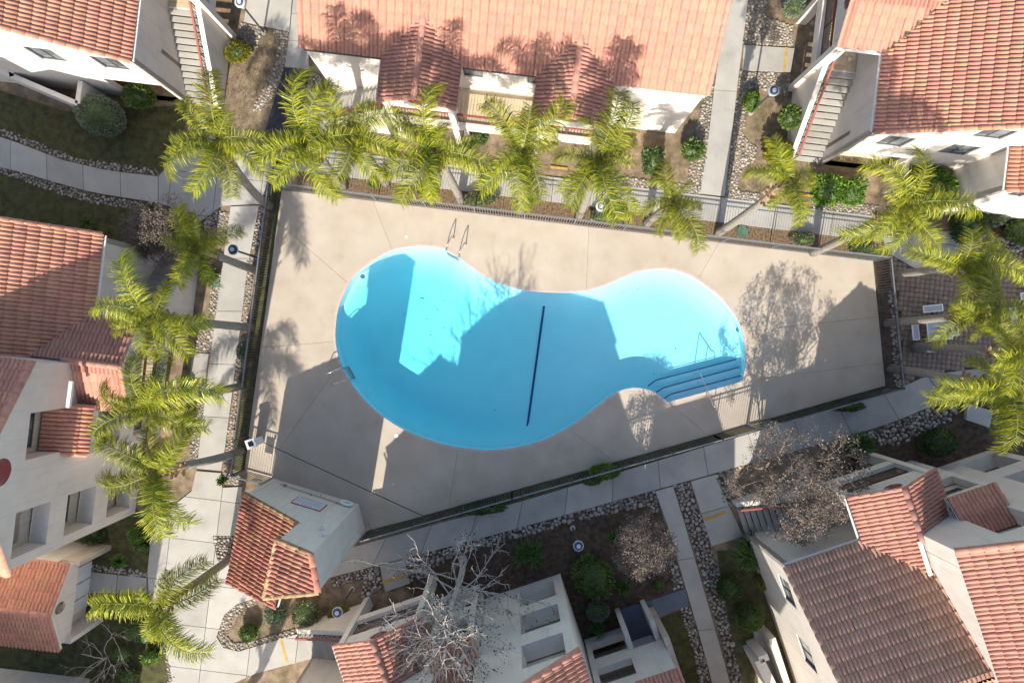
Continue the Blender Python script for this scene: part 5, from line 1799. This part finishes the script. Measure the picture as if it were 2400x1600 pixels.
palm((1683, 546), (1842, 428), 7.8, 'queen palm with leaning white trunk at the foot of the upper right stairs', 8, n=8, scale=.78, fronds=[(270, 'mid', 1.05), (100, 'mid', 1), (165, 'low', .9), (30, 'low', .9), (300, 'low', 1)])
palm((1905, 591), (2112, 482), 8.4, 'queen palm with the longest slanting trunk above the fence corner', 9, n=8, fronds=[(345, 'mid', 1.15), (130, 'mid', 1), (75, 'mid', .9), (220, 'low', 1), (260, 'low', .9), (310, 'low', 1), (20, 'low', .8)])
palm((2092, 646), (2250, 625), 6.4, 'queen palm with a dead hanging frond at the top of the brick court', 10, n=6, dry=1, fronds=[(355, 'mid', 1.1), (150, 'mid', .95), (15, 'low', 1), (330, 'low', .9), (75, 'up', .9)])
palm((2076, 757), (2290, 735), 6.6, 'queen palm over the picnic table on the brick court', 11, n=6, scale=.9, fronds=[(205, 'low', 1.05), (95, 'mid', 1), (0, 'mid', 1), (330, 'low', 1), (160, 'up', .9)])
palm((2085, 863), (2335, 905), 7.0, 'lowest queen palm beside the brick court, over the cobbles', 12, n=8, fronds=[(172, 'mid', 1.1), (188, 'low', 1.1), (255, 'mid', 1.1), (285, 'low', 1), (320, 'mid', 1)])
palm((2140, 812), (2385, 828), 8.6, 'queen palm with spiky yellow crown at the right edge', 13, n=9, scale=.85, fronds=[(175, 'up', 1.2), (200, 'up', 1.2), (150, 'up', 1.1), (240, 'mid', .9)])
palm((600, 633), (465, 580), 6.2, 'queen palm beside the brown tree on the left walk', 14, n=8, scale=.85, fronds=[(15, 'mid', 1.0), (115, 'mid', 1), (235, 'low', 1), (280, 'low', .9), (150, 'up', .9)])
palm((588, 767), (355, 742), 8.8, 'queen palm whose ringed trunk crosses the left walk, in front of the grey wall', 15, n=6, scale=.95, fronds=[(102, 'mid', 1.2), (185, 'mid', 1.0), (205, 'low', .8), (320, 'mid', 1), (345, 'low', 1.0), (290, 'low', .9)])
palm((566, 905), (350, 955), 8.6, 'queen palm over the left staircase with one frond reaching the fence', 16, n=7, fronds=[(18, 'mid', 1.35), (100, 'mid', 1.0), (170, 'low', 1), (200, 'mid', .9), (60, 'up', .9), (330, 'low', 1)])
palm((565, 1057), (370, 1100), 8.4, 'queen palm leaning over the left wall beside the gate', 17, n=8, fronds=[(165, 'mid', 1.15), (195, 'low', 1.1), (285, 'low', 1.15), (265, 'mid', 1.15), (60, 'mid', .9), (100, 'low', .9)])
palm((541, 1308), (378, 1418), 6.4, 'queen palm on the plaza left of the pool house', 18, n=3, fronds=[(172, 'mid', 1.15), (185, 'low', .9), (38, 'mid', 1.15), (15, 'low', 1), (318, 'mid', 1.15), (300, 'low', 1), (120, 'up', .8), (240, 'low', .7)])

# ------------------------------------------------------------------ bare and brown trees
def tree(base_px, top_px, z0, z1, rad, label, seed, bark, leaf=None, nleaf=0, levels=4, kids=4, r0=0.14, name='bare_tree', leaf_s=0.05, seeds=0, spread=1.0, curl=0.16, rr=0.5, lim=1.15, taper=0.0):
    rnd = random.Random(seed)
    b = G(*base_px)
    top = W(*top_px, (z0 + z1) / 2)
    t = thing(name, v3(b, 0), label, 'tree')
    fork = Vector((b.x + (top.x - b.x) * 0.45, b.y + (top.y - b.y) * 0.45, z0 * 0.62))
    trunk = MB().tube([v3(b, -0.1), v3(b, 0.2).lerp(fork, 0.4), fork], [r0 * 1.3, r0, r0 * 0.85], 9).build('trunk', M[bark], t, smooth=True)
    br = MB()
    tips = []
    cz, hz = (z0 + z1) / 2, (z1 - z0) / 2
    def grow(p, d, L, r, lev):
        n = (7, 6, 5, 4, 3)[min(lev, 4)]
        pts = [p]
        q = p.copy()
        dd = d.copy()
        for i in range(n):
            dd = (dd + Vector((rnd.gauss(0, curl), rnd.gauss(0, curl), rnd.gauss(0.05, curl)))).normalized()
            q = q + dd * L / n
            tz = (q.z - cz) / hz
            rz_ = rad * (1 - taper * max(0, min(1, tz + 0.5)))
            rel = Vector(((q.x - top.x) / rz_, (q.y - top.y) / rz_, tz))
            if lev > 0 and rel.length > lim: break
            pts.append(q.copy())
        if len(pts) < 2:
            tips.append(p)
            return
        n = len(pts) - 1
        br.tube(pts, [r * (1 - 0.6 * i / n) for i in range(n + 1)], 5 if lev < 2 else (4 if lev < 3 else 3), cap=False)
        if lev >= levels - 2:
            tips.extend(pts[1:])
        if lev < levels:
            k = kids + (1 if lev > 1 else 0)
            for i in range(k):
                f = rnd.uniform(0.3, 1.0) if i else 1.0
                j = min(int(f * n), n - 1)
                s = pts[j].lerp(pts[j + 1], f * n - j)
                nd = (dd + Vector((rnd.gauss(0, 0.55), rnd.gauss(0, 0.55), rnd.gauss(0.1, 0.45)))).normalized()
                grow(s, nd, L * rnd.uniform(0.5, 0.72), r * (0.48 if rr > .4 else 0.56), lev + 1)
    m = 6
    for i in range(m):
        a = 2 * math.pi * i / m + rnd.uniform(-.4, .4)
        d = Vector((math.cos(a) * spread, math.sin(a) * spread, rnd.uniform(.5, 1.3))).normalized()
        aim = top + Vector((math.cos(a) * rad * .5, math.sin(a) * rad * .5, rnd.uniform(-.2, .6) * hz))
        d = (d + (aim - fork).normalized() * 1.2).normalized()
        grow(fork, d, (aim - fork).length * rnd.uniform(.8, 1.1), r0 * rr, 0)
    br.build('branches', M[bark], t)['kind'] = 'stuff'
    if leaf:
        T = np.array([tuple(rnd.choice(tips)) for _ in range(nleaf)]) + np.random.default_rng(seed).normal(0, 0.07, (nleaf, 3))
        o = bpy.data.objects.new('foliage', leaf_cloud_mesh('foliage', T, leaf_s, M[leaf], seed)); o['kind'] = 'stuff'
        put(o, t)
    if seeds:
        sv, sf = icos(1)
        V, F = [], []
        for i in range(seeds):
            c0 = np.array(tuple(rnd.choice(tips))) + np.array([rnd.gauss(0, .05), rnd.gauss(0, .05), -0.06])
            V.append(sv * 0.032 + c0); F.append(sf + i * len(sv))
        o = bpy.data.objects.new('seed_balls', mesh_np('seed_balls', np.vstack(V), np.vstack(F), M['seed'])); o['kind'] = 'stuff'
        put(o, t)
    return t

def leaf_cloud_mesh(name, T, s, m, seed, flat=0.0, long=1.0, core=None):
    g = np.random.default_rng(seed)
    n = len(T)
    u = g.normal(size=(n, 3)); u[:, 2] *= (1 - flat); u /= np.linalg.norm(u, axis=1)[:, None]
    w = np.cross(u, g.normal(size=(n, 3))); w /= np.linalg.norm(w, axis=1)[:, None]
    sz = s * g.uniform(.65, 1.35, (n, 1))
    V = np.stack([T - u * sz * long, T - w * sz * .55, T + u * sz * long, T + w * sz * .55], 1).reshape(-1, 3)
    F = np.arange(4 * n).reshape(-1, 4)
    if core is not None:
        cv, cf = core
        F = np.vstack([F, np.c_[cf, cf[:, 2]] * 0 + np.c_[cf, cf[:, 2:]] + len(V)]) if False else F
    return mesh_np(name, V, F, m)

def shrub(center_px, rx, ry, h, label, m='leaf_mid', n=None, leaf=0.06, seed=None, name='shrub', z0=0.0, box=False, angle=0.0, stem=False, group=None, cat='bush', lumps=0.24):
    """center_px and radii as seen in the photo at mid height"""
    seed = seed or int(center_px[0] * 7 + center_px[1])
    g = np.random.default_rng(seed)
    zc = z0 + h / 2
    k = (H - zc) / H
    c = W(*center_px, 0) * k
    rx, ry, rz = rx * SC * k, ry * SC * k, h / 2
    t = thing(name, (c.x, c.y, 0), label, cat, group)
    leaf *= 1.25
    if n is None: n = int(min(5200, 6.5 * (rx * ry + rz * (rx + ry)) / (leaf * leaf)))
    d = g.normal(size=(n, 3)); d /= np.linalg.norm(d, axis=1)[:, None]
    if box:
        p4 = 5.0
        d = d / (np.abs(d) ** p4).sum(1)[:, None] ** (1 / p4)
    # uneven outline: a few lumps
    lc = g.normal(size=(9, 3)); lc /= np.linalg.norm(lc, axis=1)[:, None]
    dn = d / np.linalg.norm(d, axis=1)[:, None]
    bump = (np.clip(dn @ lc.T - 0.55, 0, 1) * g.uniform(0.4, 1.6, 9)).sum(1) * lumps * 1.3 + 1 - lumps * 0.6
    rad = (1 - np.abs(g.normal(0, 0.16, n))) * bump
    P = d * rad[:, None] * np.array([rx, ry, rz])
    ca, sa = math.cos(angle), math.sin(angle)
    P = np.c_[P[:, 0] * ca - P[:, 1] * sa, P[:, 0] * sa + P[:, 1] * ca, P[:, 2]] + np.array([c.x, c.y, zc])
    P[:, 2] = np.maximum(P[:, 2], 0.03)
    o = bpy.data.objects.new('foliage', leaf_cloud_mesh('foliage', P, leaf, M[m], seed)); o['kind'] = 'stuff'
    put(o, t)
    # added solid core in dark leaf colour, stops the view
    sv, sf = icos(2)
    sv = sv * (1 + g.uniform(-.1, .1, (len(sv), 1)))
    q = sv * np.array([rx, ry, rz]) * (0.80 if not box else 0.86)
    q = np.c_[q[:, 0] * ca - q[:, 1] * sa, q[:, 0] * sa + q[:, 1] * ca, q[:, 2]] + np.array([c.x, c.y, zc])
    put(bpy.data.objects.new('inner_twigs', mesh_np('inner_twigs', q, sf, M['leaf_dark'])), t)
    MB().tube([(c.x, c.y, -0.05), (c.x, c.y, zc)], [0.05, 0.03], 6).build('stem', M['bark'], t)
    return t

def spiky(center_px, r, label, seed=None, n=90, h=0.75, m='blade', name='strap_leaf_plant', wid=0.03, group=None):
    seed = seed or int(center_px[0] * 3 + center_px[1])
    rnd = random.Random(seed)
    z = h * 0.6
    k = (H - z) / H
    c = W(*center_px, 0) * k
    r = r * SC * k
    t = thing(name, (c.x, c.y, 0), label, 'plant', group)
    mb = MB()
    heads = [(0, 0)] + [(rnd.gauss(0, r * .35), rnd.gauss(0, r * .35)) for _ in range(max(1, int(r / 0.28)))]
    for i in range(n):
        hx, hy = rnd.choice(heads)
        a = rnd.uniform(0, 6.28)
        L = r * rnd.uniform(.45, .85)
        b = Vector((c.x + hx * .8, c.y + hy * .8, 0.02))
        d = Vector((math.cos(a), math.sin(a), 0))
        s = Vector((-math.sin(a), math.cos(a), 0)) * wid
        hh = h * rnd.uniform(.6, 1.1)
        p1 = b + d * L * .3 + Vector((0, 0, hh * .75)); p2 = b + d * L * .7 + Vector((0, 0, hh)); p3 = b + d * L * 1.05 + Vector((0, 0, hh * .65))
        mb.add([b - s * .6, b + s * .6, p1 - s, p1 + s, p2 - s * .8, p2 + s * .8, p3], [(0, 1, 3, 2), (2, 3, 5, 4), (4, 5, 6)])
    mb.build('leaves', M[m], t)['kind'] = 'stuff'
    return t

tree((438, 592), (385, 535), 0.9, 3.4, 1.55, 'brown leaved tree beside the curved walk, left of the pool', 3, 'bark', 'leaf_brown', 13000, r0=0.07, name='brown_tree', leaf_s=0.042)
tree((1762, 1092), (1868, 1112), 2.0, 5.8, 2.5, 'large brown leaved tree at the lower walk, over the staircase', 5, 'bark', 'leaf_brown', 16000, r0=0.11, name='brown_tree', leaf_s=0.042)
tree((1472, 1242), (1508, 1275), 1.2, 4.6, 1.25, 'small brown leaved tree in the dark planting bed', 8, 'bark', 'leaf_brown', 9000, r0=0.05, name='brown_tree', leaf_s=0.042)
def sycamore(base_px, label, seed):
    rnd = random.Random(seed)
    b = G(*base_px)
    t = thing('sycamore_tree', v3(b, 0), label, 'tree')
    def env(z): return 3.7 if z < 5.2 else max(0.5, 3.7 - (z - 5.2) * 0.55)
    tp = [Vector((b.x + 0.10 * math.sin(z * 0.9), b.y + 0.12 * math.sin(z * 0.7 + 1) - 0.02 * z, z)) for z in (-0.1, 0.6, 1.6, 2.6, 3.6, 4.8, 6.0, 7.4, 8.8, 10.2)]
    MB().tube(tp, [0.24, 0.17, 0.145, 0.13, 0.11, 0.085, 0.065, 0.05, 0.035, 0.015], 10).build('trunk', M['bark_white'], t, smooth=True)
    def axis(z):
        for p, q in zip(tp, tp[1:]):
            if p.z <= z <= q.z: return p.lerp(q, (z - p.z) / (q.z - p.z))
        return tp[-1].copy()
    br, tw, tips = MB(), MB(), []
    def curve(p, d, L, up, n, wob):
        pts = [p.copy()]; q = p.copy(); d = d.normalized()
        for k in range(n):
            d = (d + Vector((rnd.gauss(0, wob), rnd.gauss(0, wob), up + rnd.gauss(0, wob)))).normalized()
            q = q + d * L / n
            pts.append(q.copy())
        return pts
    a = 0.4
    for i in range(44):
        z = 2.7 + 6.6 * (i / 43) ** 1.1
        a += 2.39996 + rnd.uniform(-.4, .4)
        L = env(z + 1.0) * rnd.uniform(.72, 1.05)
        limb = curve(axis(z), Vector((math.cos(a), math.sin(a), rnd.uniform(.15, .6))), L * 1.12, 0.05, 8, 0.10)
        r = 0.046 * (1.1 - z / 13)
        br.tube(limb, [r * (1 - .72 * k / 8) for k in range(9)], 5, cap=False)
        for k in range(rnd.randint(7, 10)):
            f = rnd.uniform(.25, 1.0) * 8
            m = min(int(f), 7)
            p = limb[m].lerp(limb[m + 1], f - m)
            d = (limb[m + 1] - limb[m]).normalized() + Vector((rnd.gauss(0, .75), rnd.gauss(0, .75), rnd.uniform(-.1, .7)))
            twig = curve(p, d, rnd.uniform(.55, 1.25), 0.12, 5, 0.16)
            tw.tube(twig, [0.017, 0.015, 0.013, 0.011, 0.009, 0.006], 4, cap=False)
            tips.extend(twig[2:])
            for e in range(rnd.randint(2, 4)):
                g = rnd.randint(1, 5)
                d2 = (twig[g] - twig[g - 1]).normalized() + Vector((rnd.gauss(0, .7), rnd.gauss(0, .7), rnd.uniform(0, .6)))
                sub = curve(twig[g], d2, rnd.uniform(.22, .5), 0.18, 3, 0.18)
                tw.tube(sub, [0.009, 0.008, 0.006, 0.004], 3, cap=False)
                tips.append(sub[-1])
    br.build('limbs', M['bark_white'], t, smooth=True)['kind'] = 'stuff'
    tw.build('twigs', M['bark_white'], t)['kind'] = 'stuff'
    sv, sf = icos(1)
    V, F = [], []
    for i in range(1500):
        c0 = np.array(tuple(rnd.choice(tips))) + np.array([rnd.gauss(0, .03), rnd.gauss(0, .03), -0.07])
        V.append(sv * rnd.uniform(.02, .032) + c0); F.append(sf + i * len(sv))
    o = bpy.data.objects.new('seed_balls', mesh_np('seed_balls', np.vstack(V), np.vstack(F), M['seed'])); o['kind'] = 'stuff'
    put(o, t)
sycamore((1085, 1312), 'bare white barked sycamore with dark seed balls, bottom of the photo', 12)
tree((225, 1560), (255, 1530), 0.6, 2.9, 1.9, 'bare grey branched tree at the lower left corner', 17, 'bark_grey', None, 0, levels=4, kids=3, r0=0.06, name='bare_tree')
tree((478, 1765), (505, 2300), 6.5, 9.5, 2.0, 'tall tree standing just beyond the lower edge, its trunk shadow crossing the plaza', 19, 'bark_grey', 'leaf_mid', 3000, levels=3, kids=3, r0=0.21, name='tall_tree')

shrub((236, 271), 58, 47, 1.9, 'large grey green rounded bush beside the upper left building', 'leaf_grey', leaf=0.045, lumps=.05, angle=-.5)
shrub((324, 226), 37, 28, 1.3, 'smaller olive rounded bush right of the large grey one', 'leaf_mid', lumps=.06)
shrub((556, 120), 30, 26, 1.0, 'yellow flowering bush at the corner post, upper left', 'leaf_gold', leaf=0.04)
shrub((1763, 236), 20, 24, 0.8, 'small bright green bush crossed by a lamp post shadow', 'leaf_bright', leaf=0.04)
shrub((1853, 274), 28, 30, 0.9, 'green ball topiary on a stem beside the upper right stairs', 'leaf_mid', z0=0.8, lumps=.05)
shrub((1826, 358), 30, 34, 1.4, 'olive yellow bush at the foot of the upper right stairs', 'leaf_gold')
shrub((1862, 14), 26, 26, 1.2, 'grey green ball bush at the top edge of the photo', 'leaf_grey', leaf=.04, lumps=.05)
shrub((1529, 377), 22, 30, 1.1, 'dark green upright bush beside the short palm', 'leaf_dark', box=True)
shrub((1622, 352), 28, 26, 1.0, 'loose olive bush left of the straight upper walk', 'leaf_mid')
shrub((1941, 444), 34, 34, 1.0, 'left half of the clipped square hedge in the sun', 'leaf_bright', box=True, name='hedge', cat='hedge')
shrub((1996, 452), 26, 32, 1.0, 'right half of the clipped square hedge in the sun', 'leaf_bright', box=True, name='hedge', cat='hedge')
shrub((2165, 440), 62, 56, 2.6, 'large bright green leafy bush behind the long palm', 'leaf_bright', leaf=.075, lumps=.3)
shrub((2270, 528), 36, 40, 1.3, 'dark bush in the shade of the right end wall', 'leaf_dark')
shrub((2332, 502), 36, 30, 1.3, 'grey green bush against the right end wall', 'leaf_grey')
shrub((2392, 540), 36, 34, 1.2, 'dark bush at the right edge above the cobbles', 'leaf_mid')
for p, a, b, l in (((877, 428), 14, 13, 'small dark bush by the third post of the upper fence'), ((1003, 450), 26, 11, 'low green bush under the palm left of centre in the mulch strip'), ((1240, 470), 22, 12, 'low green bush beside the balcony palm in the mulch strip')):
    shrub(p, a, b, 0.5, l, 'leaf_mid', leaf=.035)
for p, a, b, l in (((1128, 466), 42, 18, 'cream speckled bush in the mulch strip below the left porch'), ((1420, 505), 44, 20, 'cream speckled bush beside the lamp post above the fence'), ((1886, 558), 28, 18, 'cream speckled bush beside the longest palm trunk'), ((2024, 585), 34, 20, 'cream speckled bush at the fence corner')):
    shrub(p, a, b, 0.6, l, 'leaf_varieg', leaf=.032)
shrub((1418, 1105), 38, 20, 0.8, 'bright green bush growing through the lower fence', 'leaf_bright', leaf=.045)
shrub((1385, 1125), 24, 13, 0.6, 'darker green bush beside the bright one at the lower fence', 'leaf_mid', leaf=.045)
shrub((1122, 1194), 48, 14, 0.6, 'long dark low bush at the lower fence', 'leaf_dark', leaf=.045)
shrub((1985, 952), 46, 11, 0.5, 'trailing vine over the lower fence near the right corner', 'leaf_dark', leaf=.04)
spiky((1232, 1290), 44, 'wide dark green strap leaf plant in the dark bed', n=230)
spiky((1460, 1376), 26, 'small strap leaf plant below the small brown tree', n=100)
spiky((1757, 1303), 50, 'wide strap leaf plant below the bottom right staircase', n=260)
spiky((2026, 1045), 40, 'strap leaf plant between brown tree and cobbles', n=200)
spiky((283, 1314), 26, 'strap leaf plant in the bed left of the plaza', n=110)
spiky((524, 1121), 19, 'small palm like plant at the gate corner', n=60)
spiky((207, 523), 26, 'light green feathery plant on the shaded lawn', n=140, wid=.018, m='leaf_mid')
shrub((1388, 1352), 46, 56, 1.0, 'ferny dark green bush in the middle of the dark bed', 'leaf_mid', leaf=.06, lumps=.35)
shrub((1545, 1374), 15, 12, 0.4, 'tiny green bush at the bed edge', 'leaf_mid', leaf=.04)
shrub((1402, 1430), 28, 26, 0.8, 'dull grey green bush near the painted walk', 'leaf_grey', leaf=.035)
spiky((1395, 1470), 26, 'sparse strap leaf plant left of the painted walk', n=60)
spiky((1440, 1255), 22, 'sparse strap leaf plant behind the small brown tree', n=70)
shrub((1791, 1360), 17, 24, 0.8, 'bright yellow green tuft against the bottom right wall', 'leaf_gold', leaf=.035)
shrub((1709, 1378), 31, 30, 1.0, 'round dull green bush beside the lower straight walk', 'leaf_dark', lumps=.06, leaf=.035)
shrub((1757, 1446), 33, 32, 1.2, 'round blue green bush below the dull one', 'leaf_mid', lumps=.06, leaf=.04)
shrub((2200, 1035), 44, 40, 1.2, 'wide feathery dark bush beyond the cobbles', 'leaf_dark', leaf=.05, lumps=.3)
shrub((645, 1437), 26, 27, 0.9, 'round pale green bush in the planter below the pool house', 'leaf_grey', leaf=.035, lumps=.05)
shrub((714, 1436), 31, 27, 0.9, 'square speckled bush in the planter below the pool house', 'leaf_varieg', leaf=.04, box=True)
shrub((583, 1481), 23, 22, 0.7, 'small round green bush at the planter tip', 'leaf_mid', leaf=.035, lumps=.05)
shrub((797, 1442), 30, 22, 0.8, 'yellow green bush under the grey lamp post', 'leaf_gold', leaf=.05)
shrub((212, 1250), 28, 20, 0.8, 'dark bush at the foot of the tall left building', 'leaf_dark')
shrub((318, 1255), 20, 17, 0.6, 'light green rosette bush left of the plaza', 'leaf_bright', leaf=.06)
shrub((332, 1285), 17, 11, 0.4, 'small leafy bush at the plaza edge', 'leaf_mid', leaf=.05)
for p, r_, l in (((318, 1480), 26, 'leafy young bush below the left entry porch'), ((345, 1490), 22, 'leafy young bush nearest the plaza palm'), ((350, 1540), 20, 'sparse young bush by the plaza edge'), ((285, 1530), 24, 'dark young bush amid the grey branches'), ((300, 1585), 22, 'pale young bush at the bottom edge')):
    shrub(p, r_, r_ * .8, 0.7, l, 'leaf_mid' if r_ > 21 else 'leaf_bright', leaf=.06, n=260, lumps=.4)
shrub((438, 903), 12, 13, 0.5, 'small bright bush beside the left walk cobbles', 'leaf_bright', leaf=.05)
shrub((437, 985), 17, 14, 0.6, 'small green bush between palm fronds and cobbles, left', 'leaf_bright', leaf=.05)
shrub((567, 822), 13, 17, 0.5, 'small grey bush at the left fence', 'leaf_grey', leaf=.035)
shrub((487, 640), 22, 20, 0.8, 'dark bush below the palm on the left walk', 'leaf_dark')
shrub((1000, 330), 26, 20, 0.8, 'dark bush in the soil under the left porch', 'leaf_dark')
shrub((1118, 322), 26, 20, 0.8, 'dark bush behind the left porch post', 'leaf_dark')

# ------------------------------------------------------------------ loose growth and litter on the soil
def scatter(name, polys, dens, s, m, blades=True, seed=5):
    g = random.Random(seed)
    V, F = [], []
    for poly_px, dn in polys:
        poly = ccw([tuple(G(*p)) for p in poly_px])
        xs, ys = [p[0] for p in poly], [p[1] for p in poly]
        for _ in range(int(abs(area2(poly)) * dens * dn)):
            x, y = g.uniform(min(xs), max(xs)), g.uniform(min(ys), max(ys))
            if not in_poly(x, y, poly) or not in_view((x, y, 0)): continue
            a = g.uniform(0, 6.28)
            l = s * g.uniform(.5, 1.5)
            k = len(V)
            if blades:
                dx, dy = math.cos(a) * l * .7, math.sin(a) * l * .7
                wx, wy = -math.sin(a) * .006, math.cos(a) * .006
                V += [(x - wx, y - wy, 0), (x + wx, y + wy, 0), (x + dx + wx, y + dy + wy, l), (x + dx - wx, y + dy - wy, l)]
            else:
                u = (math.cos(a) * l, math.sin(a) * l); w = (-math.sin(a) * l * .45, math.cos(a) * l * .45)
                z = 0.015 + g.uniform(0, .02)
                V += [(x - u[0], y - u[1], z), (x - w[0], y - w[1], z + .01), (x + u[0], y + u[1], z), (x + w[0], y + w[1], z + .02)]
            F.append((k, k + 1, k + 2, k + 3))
    o = bpy.data.objects.new(name, mesh_np(name, V, F, M[m]))
    COL.objects.link(o)
    return tag(o, kind='stuff')
SUNNY = [([(520, 90), (665, 80), (640, 240), (600, 300), (540, 300), (500, 180)], 1.0), ([(1440, 320), (1680, 150), (1640, 450), (1300, 400), (1100, 380), (950, 350)], .8), ([(1740, 20), (1860, 0), (1860, 70), (1780, 60)], 1), ([(1770, 220), (1850, 240), (1900, 400), (1840, 470), (1720, 450), (1770, 360)], 1), ([(440, 870), (480, 900), (450, 1090), (420, 1080)], 1), ([(540, 1420), (800, 1360), (840, 1450), (690, 1480), (560, 1510)], 1), ([(855, 1250), (2060, 922), (2072, 908), (860, 1246)], 1.0)]
SHADY = [([(-20, 210), (437, 250), (380, 400), (60, 330), (-20, 300)], 1), ([(-20, 400), (330, 475), (500, 500), (480, 620), (200, 560), (-20, 480)], 1), ([(1690, 1290), (1740, 1290), (1900, 1600), (1750, 1600)], .8), ([(1530, 1455), (1595, 1430), (1660, 1600), (1600, 1600)], 1)]
scatter('grass', SUNNY + SHADY, 260, 0.05, 'grass', seed=6)
scatter('leaf_litter', SUNNY + [([(900, 1330), (1340, 1205), (1535, 1150), (1604, 1376), (1445, 1430), (1375, 1600), (1100, 1600)], 1.6), ([(2050, 1018), (2400, 940), (2400, 1100), (1990, 1100)], .8), ([(700, yf(700) - 2), (2040, yf(2040) - 2), (2050, yf(2050) - 46), (700, yf(700) - 46)], 2.0)], 22, 0.035, 'litter', blades=False, seed=8)
